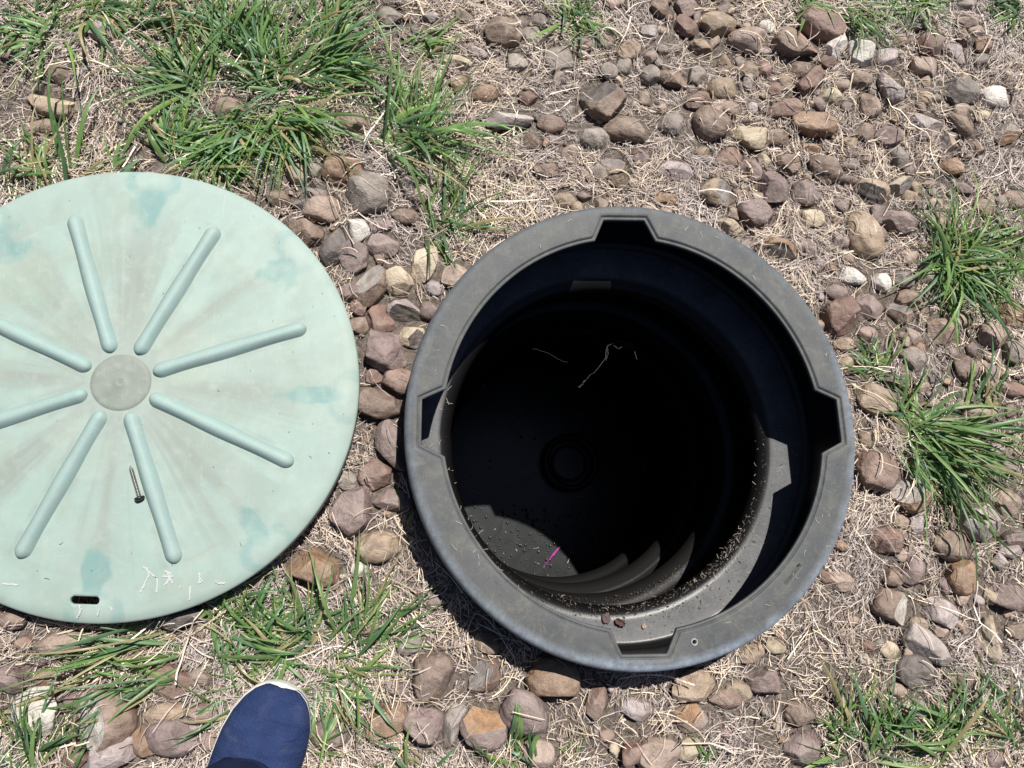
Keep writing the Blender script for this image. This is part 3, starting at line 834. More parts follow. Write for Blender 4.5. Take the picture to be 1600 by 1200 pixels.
def build_riser():
    root = link('septic_riser', None, loc=(AX, AY, RIM_Z))
    tag(root, 'round black plastic tank riser with four notches in its open rim', 'tank riser')
    P = opening_outline(); N = len(P)
    ang = np.arctan2(P[:, 1], P[:, 0])
    circ = lambda r: np.stack([r * np.cos(ang3), r * np.sin(ang3)], 1)
    L1 = offset(P, .0009); L2 = offset(P, .0052); L3 = offset(P, .0066)
    ang3 = np.arctan2(L3[:, 1], L3[:, 0])
    rows = [(P, -.0090), (P, -.0040), (offset(P, .0006), -.0030), (offset(P, .0038), -.0028), (offset(P, .0042), -.0034), (offset(P, .0050), -.0034), (offset(P, .0053), -.0006), (L3, -.0001), (offset(P, .0074), 0)]
    L4 = offset(P, .0074)
    for k in (1, 2, 3, 4):
        C = circ(.2935); rows.append((L4 + (C - L4) * k / 4, 0.0004 * math.sin(k)))
    for r, z in ((.2960, -.0006), (.2988, -.0022), (.3008, -.0055), (.3019, -.0110), (.3022, -.028), (.3018, -.040), (.2940, -.042), (.2920, -.020)):
        rows.append((circ(r), z))
    V = np.concatenate([np.c_[p, np.full(N, z)] for p, z in rows])
    V[:, 2] += .0012 * vnoise(V[:, 0], V[:, 1], 9, 31) * (np.hypot(V[:, 0], V[:, 1]) > .25)
    F = grid_faces(len(rows) + 1, N) % (len(rows) * N)
    rr = np.hypot(V[:, 0], V[:, 1]); th = np.arctan2(V[:, 1], V[:, 0])
    side = .16 + .84 * (.5 + .5 * np.cos(th - math.radians(-66))) ** 1.6
    wear = sstep(.2860, .2990, rr + .003 * vnoise(V[:, 0], V[:, 1], 60, 3) + .004 * vnoise(V[:, 0], V[:, 1], 9, 4)) * side
    cols = np.c_[wear, wear * 0, wear * 0]
    fl = link('flange', mesh_np('flange', V, F, FLANGE, cols=cols), root)
    # real screw hole and slot cut through the flange
    cut = []
    h = Vector(at(1085, 1000, RIM_Z)) - Vector((AX, AY, RIM_Z))
    V2, F2 = prism([(h.x + .0026 * math.cos(a), h.y + .0026 * math.sin(a)) for a in np.linspace(0, 2 * np.pi, 14, endpoint=False)], -.016, .02)
    cut.append(link('hole_cutter', mesh_np('cut', np.array(V2), F2, cols=np.zeros((len(V2), 3)))))
    s0, s1 = at(1229, 909, RIM_Z), at(1250, 881, RIM_Z)
    V2, F2 = prism(stadium((s0.x + s1.x) / 2 - AX, (s0.y + s1.y) / 2 - AY, (s1 - s0).length / 2, .0019, math.atan2(s1.y - s0.y, s1.x - s0.x)), -.010, .02)
    cut.append(link('slot_cutter', mesh_np('cut', np.array(V2), F2, cols=np.zeros((len(V2), 3)))))
    for c in cut: c.parent = root
    bpy.context.view_layer.update()
    boolean_cut(fl, cut)
    # pale ring round the screw hole
    prof = [(.0027, -.001), (.0029, .0010), (.0040, .0010), (.0046, .0001)]
    V3, F3 = lathe(prof, 20)
    link('screw_collar', mesh_np('screw_collar', V3, F3, m_plain('pale_plastic_edge', (.30, .31, .30))), root, (h.x, h.y, 0.0004))
    # outer body
    V4, F4 = lathe([(.2915, -.021), (.2915, -.16), (.2915, -.30)], 128)
    link('outer_wall', mesh_np('outer_wall', V4, F4, TUBE), root)
    # upper wall and the stacked ledges
    def ledge(zt, rt, zs, r_in, zb, rb):
        return [(rt, zt), (rt, zs + .012), (rt - .003, zs + .004), (rt - .010, zs + .0008), (r_in + .022, zs), (r_in + .012, zs - .0022),
                (r_in + .005, zs - .0070), (r_in + .0012, zs - .0140), (r_in, zs - .022), (r_in + .002, zs - .030), (rb, zb)]
    OFFX, OFFY = (-.0105, -.008, -.006, -.004), (-.0085, -.007, -.005, -.003)      # the sections are stacked slightly askew
    zs = [(-.010, .2895, -.112, .2262, -.165, .266), (-.165, .266, -.285, .2260, -.330, .258),
          (-.330, .256, -.425, .2210, -.462, .252), (-.462, .252, -.560, .2210, -.600, .300)]
    for kz, z in enumerate(zs):
        V5, F5 = lathe(ledge(*z), 160)
        f_ = sstep(.285, .245, np.hypot(V5[:, 0], V5[:, 1]))
        V5[:, 0] += OFFX[kz] * f_; V5[:, 1] += OFFY[kz] * f_
        V5[:, :2] *= 1 + .004 * vnoise(np.arctan2(V5[:, 1], V5[:, 0]), V5[:, 2], 3, 77)[:, None]
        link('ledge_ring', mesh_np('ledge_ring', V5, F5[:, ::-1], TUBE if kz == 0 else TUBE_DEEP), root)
    V6, F6 = lathe([(.300, -.600), (.300, -.800)], 96)
    link('tank_wall', mesh_np('tank_wall', V6, F6[:, ::-1], TUBE), root)
    V7, F7 = lathe([(.2890, -.0238), (.2540, -.0238)], 128)
    return root


RISER = build_riser()
RISER.scale = (.995, 1.009, 1)          # the old riser is slightly oval
WATER_Z = RIM_Z - 0.775


def build_tank_inside():
    V, F = lathe([(.001, 0), (.08, 0), (.16, 0), (.299, 0)], 64)
    V[:, 2] += .0008 * vnoise(V[:, 0], V[:, 1], 30, 8)
    w = link('water', mesh_np('water', V, F[:, ::-1], m_water()), loc=(AX, AY, WATER_Z))
    tag(w, 'still murky grey water at the bottom of the tank', kind='structure')
    # bubbles on the water
    bm = bmesh.new()
    for i in range(230):
        if i < 190: px, py = random.uniform(735, 925), random.uniform(790, 905)
        else: px, py = random.uniform(720, 1080), random.uniform(560, 900)
        p = at(px, py, WATER_Z)
        if math.hypot(p.x - AX, p.y - AY) > .285: continue
        r = random.choice((.0016, .002, .0024, .0030, .0036))
        bmesh.ops.create_icosphere(bm, subdivisions=2, radius=r, matrix=Matrix.Translation((p.x, p.y, WATER_Z + r * .25)) @ Matrix.Diagonal((1, 1, .75, 1)))
    me = bpy.data.meshes.new('bubbles'); bm.to_mesh(me); bm.free()
    me.polygons.foreach_set('use_smooth', np.full(len(me.polygons), True))
    me.materials.append(m_plain('bubble_film', (.030, .033, .033), .22, .35, .1))
    tag(link('bubbles', me), 'small round bubbles scattered over the murky water', kind='stuff')
    # magenta pin
    a, b = at(850, 884, WATER_Z + .004), at(880, 848, WATER_Z + .004)
    L = (b - a).length
    V, F = lathe([(.0003, 0), (.0009, .001), (.0010, L * .26), (.0020, L * .30), (.0023, L * .44), (.0029, L * .46), (.0029, L * .50), (.0023, L * .52), (.0019, L * .74), (.0009, L * .80), (.0006, L), (.0001, L + .001)], 12)
    o = link('plastic_pin', mesh_np('plastic_pin', V, F, m_plain('magenta_plastic', (.36, .045, .31), .6, .2, .35)))
    o.rotation_euler = (b - a).to_track_quat('Z', 'Y').to_euler(); o.location = a
    tag(o, 'thin bright magenta plastic pin floating in the sunlit water', 'pin')
    # drain pipe standing in the water
    c = at(893, 722, WATER_Z + .035)
    dk = m_plain('wet_black_pipe', (.007, .007, .008), .4, .3, .3)
    root = link('drain_pipe', None, loc=(c.x, c.y, WATER_Z))
    tag(root, 'black upright drain pipe end standing in the dark water', 'pipe')
    V, F = lathe([(.066, -.03), (.066, .026), (.064, .032), (.060, .034), (.053, .034), (.050, .030), (.050, -.03)], 64)
    link('pipe_collar', mesh_np('pipe_collar', V, F, dk), root)
    V, F = lathe([(.043, -.03), (.043, .018), (.040, .020), (.037, .018), (.037, -.03)], 48)
    link('inner_pipe', mesh_np('inner_pipe', V, F, dk), root)


build_tank_inside()


# ------------------------------------------------------------------ the lid
def lid_z(r):
    t = r / LR
    return 0.014 * (1 - t ** 2) + np.where(t > .955, -.0035 * ((t - .955) / .045) ** 2, 0)


RIB0 = 19.6


def build_lid():
    root = link('round_cover', None, loc=(LX, LY, LID_Z))
    tag(root, 'pale green round plastic lid with eight raised spokes lying on the grass', 'lid')
    rs = np.concatenate([[.0008], np.linspace(.006, LR * .955, 66), LR * np.array([.97, .982, .992, 1.0])])
    n = 720
    th = np.linspace(0, 2 * np.pi, n, endpoint=False)
    R, T = np.meshgrid(rs, th, indexing='ij')
    X, Y = R * np.cos(T), R * np.sin(T)
    Z = lid_z(R)
    deg = np.degrees(T)
    d8 = (deg - RIB0 - 22.5 + 22.5) % 45 - 22.5              # angle from the nearest boss line (between ribs)
    sx = R * np.radians(d8)                                  # metres across the boss line
    rt = R / LR
    # shallow moulded dish in front of each edge boss
    boss = np.exp(-((R - .268) / .011) ** 2) * np.exp(-(sx / .020) ** 2)
    dish = np.exp(-((R - .236) / .024) ** 2) * np.exp(-(sx / .014) ** 2)
    Z = Z + .0010 * boss - .0008 * dish + .0007 * fbm(X, Y, 12, 41, 3)
    # weathering colours
    nz = fbm(X, Y, 18, 51, 4); nz2 = fbm(X, Y, 60, 61, 3); big = fbm(X, Y, 5, 71, 3)
    base = np.array([.284, .376, .342])
    C = np.ones(X.shape + (3,)) * base
    def mix(m, c):
        nonlocal C
        m = np.clip(m, 0, 1)[..., None]; C = C * (1 - m) + np.array(c) * m
    streak = fbm(np.cos(T) * 9 + R * 1.5, np.sin(T) * 9 + R * 1.5, 1.6, 133, 4)
    ray = np.exp(-(d8 / (8.0 + 3 * streak)) ** 2) * sstep(.13, .30, rt) * (1 - sstep(.58, .95, rt + .12 * nz + .10 * streak))
    ribd = np.abs(R * np.sin(np.radians((deg - RIB0 + 22.5) % 45 - 22.5)))
    mix(np.exp(-((ribd - .0125) / .0030) ** 2) * (rt > .15) * (R < .238) * sstep(-.5, .5, nz2) * .45, (.215, .245, .220))
    mix(.95 * ray * (.72 + .3 * nz + .25 * streak), (.228, .248, .222))
    mix(sstep(.0, .9, streak) * .42 * sstep(.12, .3, rt) * (1 - sstep(.7, .98, rt)), (.240, .275, .242))
    mix(.30 * sstep(-.2, .8, big) , (0.271, 0.313, 0.272))
    mix(.55 * (1 - sstep(.12, .5, rt + .07 * nz)), (0.264, 0.276, 0.253))
    mix(.6 * sstep(.80, .98, rt + .05 * nz) , (0.300, 0.372, 0.342))
    wet = np.exp(-((R - .238 + .006 * nz) / .026) ** 2) * np.exp(-((sx + .008 * nz) / (.017 + .004 * nz2)) ** 2)
    mix(sstep(.28, .60, wet * (1.40 + .55 * streak) + .22 * nz2 + .10 * nz) * .88, (.160, .285, .275))
    arc = np.exp(-(np.hypot((R - .276), sx * .75) - .022) ** 2 / .0000330) * (R > .25)
    mix(sstep(.30, .85, arc + .30 * nz2) * .60, (.175, .300, .288))
    mix(sstep(.35, .95, boss + .30 * nz2) * .40, (.345, .425, .385))
    mix(sstep(.35, .9, fbm(X, Y, 26, 91, 3)) * .25, (0.330, 0.378, 0.352))
    seam = np.exp(-((np.abs(R - .2335 + .003 * vnoise(T, R, 8, 4))) / .0016) ** 2) * sstep(-.1, .5, vnoise(X, Y, 16, 12))
    mix(seam * .35, (0.264, 0.267, 0.211))
    mix(sstep(.15, .75, fbm(X, Y, 34, 93, 4)) * .30, (.335, .415, .365))
    mix(sstep(.25, .85, fbm(X, Y, 22, 94, 4)) * .38, (.240, .300, .250))
    mix(sstep(.35, .8, fbm(X, Y, 9, 95, 3)) * .30, (.300, .350, .285))
    cols = C.reshape(-1, 3) * .955
    V = np.stack([X, Y, Z], -1).reshape(-1, 3)
    # skirt and underside (closed solid)
    ze = float(lid_z(np.array([LR]))[0])
    extra = [(LR + .0006, ze - .0015), (LR + .0008, ze - .004), (LR, ze - .024), (LR - .004, ze - .024), (LR - .005, ze - .006)]
    rows = [np.stack([r * np.cos(th), r * np.sin(th), np.full(n, z)], 1) for r, z in extra]
    for r in (LR * .7, LR * .35, .0008):
        rows.append(np.stack([r * np.cos(th), r * np.sin(th), np.full(n, float(lid_z(np.array([r]))[0]) - .0045)], 1))
    V = np.concatenate([V] + rows); cols = np.concatenate([cols, np.tile((0.284, 0.356, 0.326), (len(rows) * n, 1))])
    nr = len(rs) + len(rows)
    F = [list(map(int, f)) for f in grid_faces(nr, n)]
    F.append(list(range(n))[::-1]); F.append(list(range((nr - 1) * n, nr * n)))
    body = link('lid_body', mesh_np('lid_body', V, F, LID, cols=cols), root)
    s0, s1 = at(110, 937, LID_Z), at(157, 938.5, LID_Z)
    V2, F2 = prism(stadium((s0.x + s1.x) / 2 - LX, (s0.y + s1.y) / 2 - LY, (s1 - s0).length / 2 - .0048, .0048, math.atan2(s1.y - s0.y, s1.x - s0.x)), -.02, .02)
    cut = link('slot_cutter', mesh_np('cut', np.array(V2), F2, cols=np.tile((.26, .33, .30), (len(V2), 1))), root)
    bpy.context.view_layer.update()
    boolean_cut(body, [cut])
    # spokes
    r0, r1 = .0395, .2335
    na, nl = 21, 34
    rows = []
    W, H = .0120, .0100
    us = np.concatenate([r0 + W * .95 * (1 - np.cos(np.linspace(0, np.pi / 2, 8))), np.linspace(r0 + W, r1 - W, nl), r1 - W * .95 * (1 - np.cos(np.linspace(np.pi / 2, 0, 8)))])
    for u in us:
        e = min(u - r0, r1 - u)
        k = 1.0 if e >= W else math.sqrt(max(0, 1 - (1 - e / W) ** 2))
        w = W * max(k, .02) * (1 + .05 * math.sin(u * 60)); h = H * max(k, .02) ** .8
        for a in np.linspace(-1, 1, na):
            zz = h * (.72 * max(0, 1 - abs(a / .86) ** 2.4) ** .75 + .28 * (1 - min(1, max(0, (abs(a) - .1) / .9)) ** 2 * (3 - 2 * min(1, max(0, (abs(a) - .1) / .9))))) if abs(a) < 1 else 0
            rows.append((u, a * w, float(lid_z(np.array([math.hypot(u, a * w)]))[0]) - .0012 + zz))
    V = np.array(rows); F = grid_faces(len(us), na, False)
    xx, yy = V[:, 0], V[:, 1]
    c0 = np.tile(np.array([.245, .340, .325]), (len(V), 1))
    m = (.35 * sstep(-.3, .6, fbm(xx, yy, 20, 14, 3)))[:, None]; c0 = c0 * (1 - m) + np.array([.275, .355, .330]) * m
    edge = (np.abs(yy) / W)[:, None] ** 6 * .35; c0 = c0 * (1 - edge) + np.array([.215, .245, .225]) * edge
    me = mesh_np('rib', V, F, LID, cols=c0)
    for k in range(8):
        o = link('rib', me, root); o.rotation_euler = (0, 0, math.radians(RIB0 + 45 * k))
    # worn grey hub
    z0 = float(lid_z(np.array([0.0]))[0])
    V, F = lathe([(.0005, z0 + .0020), (.004, z0 + .0020), (.0052, z0 + .0024), (.0064, z0 + .0019), (.016, z0 + .0019), (.0172, z0 + .00198), (.0184, z0 + .0019), (.030, z0 + .0017), (.0345, z0 + .0012), (.0368, z0 - .0012)], 96)
    hc = np.tile(np.array([.192, .212, .190]), (len(V), 1)) * (1 + .10 * fbm(V[:, 0], V[:, 1], 60, 19, 3))[:, None]
    link('hub', mesh_np('hub', V, F[:, ::-1], LID, cols=hc), root)
    # white scuff scratches as thin raised strips of abraded plastic
    marks = [[(219, 926), (226, 912), (234, 897), (229, 888), (223, 885)], [(229, 890), (241, 899), (247, 908), (245, 926)], [(257, 915), (263, 908), (266, 897), (258, 891)],
             [(255, 900), (272, 901)], [(262, 895), (270, 912)], [(311, 894), (313, 905), (310, 912), (318, 907)], [(296, 937), (299, 915)], [(337, 908), (341, 912), (352, 910)],
             [(122, 966), (127, 952), (125, 945)], [(153, 962), (157, 952)], [(5, 912), (30, 914)], [(172, 947), (176, 953)], [(282, 916), (283, 920)],
             ]
    parts = []
    for mk in marks:
        P = []
        for (x, y) in mk:
            q = at(x, y, LID_Z + .006); rr_ = math.hypot(q.x - LX, q.y - LY)
            z = LID_Z + float(lid_z(np.array([min(rr_, LR)]))[0]); q = at(x, y, z)
            P.append((q.x - LX, q.y - LY))
        P = np.array(P); s = np.linspace(0, len(P) - 1, 6 * (len(P) - 1) + 1)
        P = np.stack([np.interp(s, np.arange(len(P)), P[:, i]) for i in (0, 1)], 1) + RNG.normal(0, .0004, (len(s), 2))
        r_ = np.hypot(P[:, 0], P[:, 1]); ok = r_ < LR * .985
        P = P[ok]; r_ = r_[ok]
        if len(P) < 3: continue
        d8_ = (np.degrees(np.arctan2(P[:, 1], P[:, 0])) - RIB0) % 45 - 22.5
        sx_ = r_ * np.radians(d8_)
        zz = lid_z(r_) + .0010 * np.exp(-((r_ - .268) / .011) ** 2) * np.exp(-(sx_ / .020) ** 2) + .0006 + .0007
        t_ = np.gradient(P, axis=0); t_ /= np.linalg.norm(t_, axis=1)[:, None] + 1e-9
        S = np.stack([-t_[:, 1], t_[:, 0], t_[:, 0] * 0], 1)
        Wd = (.0006 + .0007 * RNG.random(len(P))) * (1 if mk[0][1] > 700 else .22)
        parts.append(ribbons(np.c_[P, zz][None], Wd[None], S[None]))
    V, F = joinvf(parts)
    o = link('scuff_marks', mesh_np('scuff_marks', V, F, m_plain('abraded_plastic', (0.436, 0.459, 0.448), .7, .3, .1)), root)
    o['kind'] = 'stuff'
    return root


build_lid()


def build_screw():
    def lidpt(px, py, dz):
        z = LID_Z + .008
        for _ in range(3):
            q = at(px, py, z); z = LID_Z + float(lid_z(np.array([math.hypot(q.x - LX, q.y - LY)]))[0]) + dz
        return at(px, py, z)
    a, b = lidpt(203, 727, .0026), lidpt(217.5, 777, .0030)
    L = (b - a).length
    root = link('screw', None, loc=a); root.rotation_euler = (b - a).to_track_quat('Z', 'Y').to_euler()
    tag(root, 'dark steel pan head screw lying beside a spoke of the green lid', 'screw')
    steel = m_plain('blackened_steel', (.36, .35, .335), .38, .5, .3, 300, .1, metal=.85)
    # shank with a helical thread
    n, turns = 16, 21
    m = turns * 10
    V = []
    for i in range(m + 1):
        z = L * .97 * i / m
        for j in range(n):
            th = 2 * math.pi * j / n
            ph = (i / 10 - j / n) % 1.0
            rd = .0017 + .0011 * max(0, 1 - abs(ph - .5) / .32)
            rd *= min(1, .12 + z / .006)
            V.append((rd * math.cos(th), rd * math.sin(th), z))
    link('shank', mesh_np('shank', np.array(V), grid_faces(m + 1, n), steel), root)
    V, F = lathe([(.0018, L - .001), (.0052, L - .0006), (.0060, L + .0002), (.0060, L + .0014), (.0048, L + .0034), (.0018, L + .0044), (.0015, L + .0022), (.0001, L + .0020)], 24)
    link('head', mesh_np('head', V, F, m_plain('black_oxide', (.05, .05, .05), .35, .5, .2, 300, .1, metal=.6)), root)


build_screw()


# ------------------------------------------------------------------ the shoe
def build_shoe():
    toe = at(442, 1067, .03)
    hd = Vector((-.30, -.954, 0)).normalized(); rd = Vector((-hd.y, hd.x, 0))      # heel direction, and the shoe's outer side
    root = link('shoe', None, loc=(toe.x, toe.y, 0))
    root.rotation_euler = (0, 0, math.atan2(hd.y, hd.x))
    tag(root, 'navy blue canvas shoe with a white rubber sole edge, toe in the grass', 'shoe')
    Ls = .275
    s = np.array([0, .004, .012, .024, .042, .065, .09, .12, .15, .18, .21, .24, .26, .270, .275])
    wl = np.array([.005, .022, .033, .041, .048, .051, .051, .047, .042, .038, .037, .036, .031, .020, .004])   # +y side (screen right)
    wr = np.array([.006, .020, .031, .040, .048, .053, .054, .053, .048, .042, .038, .036, .031, .020, .004])
    ss = np.linspace(0, 1, 60); ss = Ls * (1 - np.cos(ss * np.pi)) / 2
    WL, WR = np.interp(ss, s, wl), np.interp(ss, s, wr)
    # sole: stacked outlines
    out = np.concatenate([np.c_[ss, WL], np.c_[ss[::-1], -WR[::-1]]])
    cen = np.array([Ls / 2, 0])
    rows = []
    for k, z in ((.97, .001), (.985, .004), (.995, .012), (.995, .022), (.988, .027), (.965, .0285)):
        q = cen + (out - cen) * k; zz = z + .004 * np.exp(-(q[:, 0] / .03)) * (z > .01)
        rows.append(np.c_[q, zz])
    n = len(out)
    V = np.concatenate(rows); F = [list(map(int, f)) for f in grid_faces(len(rows), n)] + [list(range(n))[::-1], list(range((len(rows) - 1) * n, len(rows) * n))]
    link('sole', mesh_np('sole', V, F, m_plain('white_rubber', (.68, .67, .64), .6, .4, .18, 60, .2)), root)
    # upper: lofted arches, open over the ankle
    na = 25
    hs = np.interp(ss, [0, .006, .02, .05, .09, .14, .17, .22, .26, .275], [.036, .043, .050, .057, .067, .082, .090, .088, .092, .080])
    V, F = [], []
    for i, x in enumerate(ss):
        for a in np.linspace(0, np.pi, na):
            y = math.cos(a); zz = math.sin(a) ** .72
            yy = (WL[i] * .985 if y > 0 else WR[i] * .945) * (abs(y) ** .85) * (1 if y > 0 else -1) + .0012
            cre = (.0022 * math.sin(x * 210 + y * 1.8 + .8 * math.sin(y * 3)) + .0012 * math.sin(x * 95 - y * 2.2)) * math.exp(-((x - .095) / .035) ** 2)
            V.append((max(x, .0032) * 0.985 + .003, yy, .024 + (hs[i] - .024) * zz + cre * zz))
    for i in range(len(ss) - 1):
        for j in range(na - 1):
            xm = (ss[i] + ss[i + 1]) / 2; am = (j + .5) / (na - 1)
            if .155 < xm < .262 and .27 < am < .73: continue
            F.append([i * na + j, (i + 1) * na + j, (i + 1) * na + j + 1, i * na + j + 1])
    up = link('upper', mesh_np('upper', np.array(V), F, m_canvas()), root)
    sol = up.modifiers.new('cloth_thickness', 'SOLIDIFY'); sol.thickness = .002; sol.offset = -1
    # insole and stitched seam along the toe
    q = cen + (out - cen) * .9
    V = np.c_[q, np.full(n, .0305)]
    link('insole', mesh_np('insole', V, [list(range(n))], m_plain('grey_insole', (.16, .15, .14), .9)), root)
    edge = []
    for i in range(len(ss)):
        edge.append((max(ss[i], .0032) * .985 + .0022, WL[i] * .992 + .0012, .0295))
    for i in range(len(ss) - 1, -1, -1):
        edge.append((max(ss[i], .0032) * .985 + .0022, -WR[i] * .952 + .0012, .0295))
    E = np.array(edge); t = np.gradient(E, axis=0); t /= np.linalg.norm(t, axis=1)[:, None] + 1e-9
    V, F = [], []
    for p, d in zip(E, t):
        sd = np.array([-d[1], d[0], 0])
        for k in range(6):
            a = 2 * math.pi * k / 6; V.append(p + .0016 * (sd * math.cos(a) + np.array([0, 0, 1]) * math.sin(a)))
    link('welt', mesh_np('welt', np.array(V), grid_faces(len(E), 6), m_plain('white_welt', (.60, .59, .57), .7)), root)


build_shoe()


def build_trousers():
    toe = at(442, 1067, .03)
    hd = Vector((-.30, -.954, 0)).normalized()
    toe = toe - hd * .006
    root = link('trouser_leg', None, loc=(toe.x, toe.y, 0)); root.rotation_euler = (0, 0, math.atan2(hd.y, hd.x))
    tag(root, 'dark navy trouser leg falling over the instep of the blue canvas shoe', 'trousers')
    n = 72; th = np.linspace(0, 2 * np.pi, n, endpoint=False)
    rows = []
    for z, cx, rx, ry in ((.074, .178, .086, .066), (.078, .178, .090, .070), (.092, .179, .091, .071), (.115, .183, .088, .070), (.16, .190, .084, .069), (.22, .196, .081, .069), (.30, .200, .081, .071), (.38, .200, .083, .075), (.46, .196, .087, .080), (.54, .196, .090, .084), (.62, .200, .092, .087), (.70, .206, .096, .091)):
        f = .0035 * np.sin(th * 5 + z * 40) + .002 * np.sin(th * 9 - z * 70)
        tilt = .020 * np.cos(th) * (z < .10)
        rows.append(np.stack([cx + (rx + f) * np.cos(th), (ry + f) * np.sin(th), z + tilt], 1))
    t = NT('dark_navy_trouser_cloth'); v = t.obj(); a = t.noise(40, 5, .6, v); b = t.noise(900, 2, .6, v)
    col = t.mix(t.ramp(a.outputs[0], [(.3, 0), (.7, 1)]), (.006, .010, .030), (.010, .016, .045))
    t.bump(b.outputs[0], .3, .0008, t.bump(a.outputs[0], .4, .004))
    m = t.done(col, .95, .15)
    o = link('cloth_tube', mesh_np('cloth_tube', np.concatenate(rows), grid_faces(len(rows), n), m), root)
    md = o.modifiers.new('cloth_thickness', 'SOLIDIFY'); md.thickness = .0025; md.offset = -1
    hem = np.concatenate([np.stack([.178 + (.0885 + d) * np.cos(th), (.0685 + d) * np.sin(th), z + .020 * np.cos(th)], 1) for d, z in ((.003, .0735), (.0045, .077), (.0042, .090), (.0025, .093))])
    link('hem', mesh_np('hem', hem, grid_faces(4, n), m), root)


build_trousers()


# ------------------------------------------------------------------ stones
GX0, GY0, GRES = -1.0, -.75, .0025
GNX, GNY = int(2.5 / GRES), int(2.0 / GRES)
gx, gy = np.meshgrid(GX0 + np.arange(GNX) * GRES, GY0 + np.arange(GNY) * GRES, indexing='ij')
HM = gz(gx, gy)                   # height of soil and stones, for laying straw
GROUND = HM.copy()
ICO = {}


def ico(level):
    if level not in ICO:
        bm = bmesh.new(); bmesh.ops.create_icosphere(bm, subdivisions=level, radius=1)
        ICO[level] = (np.array([v.co[:] for v in bm.verts]), np.array([[v.index for v in f.verts] for f in bm.faces])); bm.free()
    return ICO[level]


def wave3(U, r, f, n=5):
    o = np.zeros(len(U))
    for _ in range(n):
        k = r.normal(0, f, 3); o += np.sin(U @ k + r.uniform(0, 6.28))
    return o / n ** .5


def build_stones():
    rows = [x.split(' ', 8) for x in STONES.strip().splitlines()]
    for idx, (x, y, w, h, ang, sh, col, cut, label) in enumerate(rows):
        x, y, w, h, ang = map(float, (x, y, w, h, ang))
        r = np.random.default_rng(1000 + idx)
        big = max(w, h)
        U, F = ico(5 if big > 40 else 4)
        a, b = w * MPP / 2 * 1.15, h * MPP / 2 * 1.15
        c = math.sqrt(a * b) * {'r': .80, 'e': .80, 'a': .85, 'b': .80, 's': .50}[sh]
        # move the thickness axis so cut planes work in a round shape
        U = U.copy()
        cutmask = np.zeros(len(U), bool)
        if sh == 'b':
            p = 3.6; k = (np.abs(U) ** p).sum(1) ** (1 / p); U = U / k[:, None] * (1 - .10 * (1 - k)[:, None])
        U = U * (1 + .075 * wave3(U, r, 1.5) + .036 * wave3(U, r, 3.4))[:, None]
        if sh in 'ab':
            for _ in range(12 if sh == 'a' else 8):
                nrm = r.normal(0, 1, 3); nrm /= np.linalg.norm(nrm)
                d = r.uniform(.62, .86) if sh == 'a' else r.uniform(.74, .95)
                e = U @ nrm - d
                U = U - np.maximum(e, 0)[:, None] * nrm * .966
        elif sh in 'res':
            for _ in range(7):
                nrm = r.normal(0, 1, 3); nrm /= np.linalg.norm(nrm)
                e = U @ nrm - r.uniform(.70, .93)
                U = U - np.maximum(e, 0)[:, None] * nrm * .96
        if sh == 'e':
            k = 1 + .24 * U[:, 0] * (1 if idx % 2 else -1); U[:, 1] *= k; U[:, 2] *= k
        if sh != 'b' and idx % 3 == 0:      # a worn dent or a crease
            nrm = np.array([r.normal(0, .5), r.normal(0, .5), 1]); nrm /= np.linalg.norm(nrm)
            U = U * (1 - .14 * np.exp(-((U - nrm * .9) ** 2).sum(1) / .10))[:, None]
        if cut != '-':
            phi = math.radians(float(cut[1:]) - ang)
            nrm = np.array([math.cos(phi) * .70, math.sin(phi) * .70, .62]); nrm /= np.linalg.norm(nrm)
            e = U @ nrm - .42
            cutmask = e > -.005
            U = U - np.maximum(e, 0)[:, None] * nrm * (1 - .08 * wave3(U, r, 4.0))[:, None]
        # fit the plan outline to the traced size
        ext = np.abs(U[:, :2]).max(0); U[:, :2] /= ext
        U *= (1 + .014 * wave3(U, r, 9, 6) + (.012 if sh in 'ab' else .006) * wave3(U, r, 22, 6))[:, None]
        V = U * np.array([a, b, c])
        bury = r.uniform(.04, .30) if big > 34 else r.uniform(.10, .38)
        P0 = at(x, y, .012)
        zc = float(gz(P0.x, P0.y)) + c * bury - .001
        P = at(x, y, max(zc, .002))
        dl = math.hypot(P.x - LX, P.y - LY)
        if dl < LR + .01:
            zc = min(zc, LID_Z - .022 - c if dl < LR - .02 else zc)
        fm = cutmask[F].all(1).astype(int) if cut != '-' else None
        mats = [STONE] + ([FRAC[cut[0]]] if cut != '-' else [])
        o = link('stone', mesh_np('stone', V, F, mats=mats, fmat=fm), loc=(P.x, P.y, zc))
        o.rotation_euler = (0, 0, math.radians(ang))
        k = r.uniform(.86, 1.16); hue = r.normal(0, .016, 3)
        o.color = tuple(np.clip(np.array(ALB[col]) * k * (1 + hue), .01, .8)) + (1,)
        tag(o, label, 'stone', 'loose stones on the ground')
        # height map
        R = max(a, b) * 1.05
        i0, i1 = int((P.x - R - GX0) / GRES), int((P.x + R - GX0) / GRES) + 2
        j0, j1 = int((P.y - R - GY0) / GRES), int((P.y + R - GY0) / GRES) + 2
        i0, j0 = max(i0, 0), max(j0, 0)
        ca, sa = math.cos(math.radians(ang)), math.sin(math.radians(ang))
        dx, dy = gx[i0:i1, j0:j1] - P.x, gy[i0:i1, j0:j1] - P.y
        u, v = (dx * ca + dy * sa) / a, (-dx * sa + dy * ca) / b
        q = 1 - u * u - v * v
        HM[i0:i1, j0:j1] = np.maximum(HM[i0:i1, j0:j1], np.where(q > 0, zc + c * np.sqrt(np.clip(q, 0, 1)) * .97, -1))


build_stones()


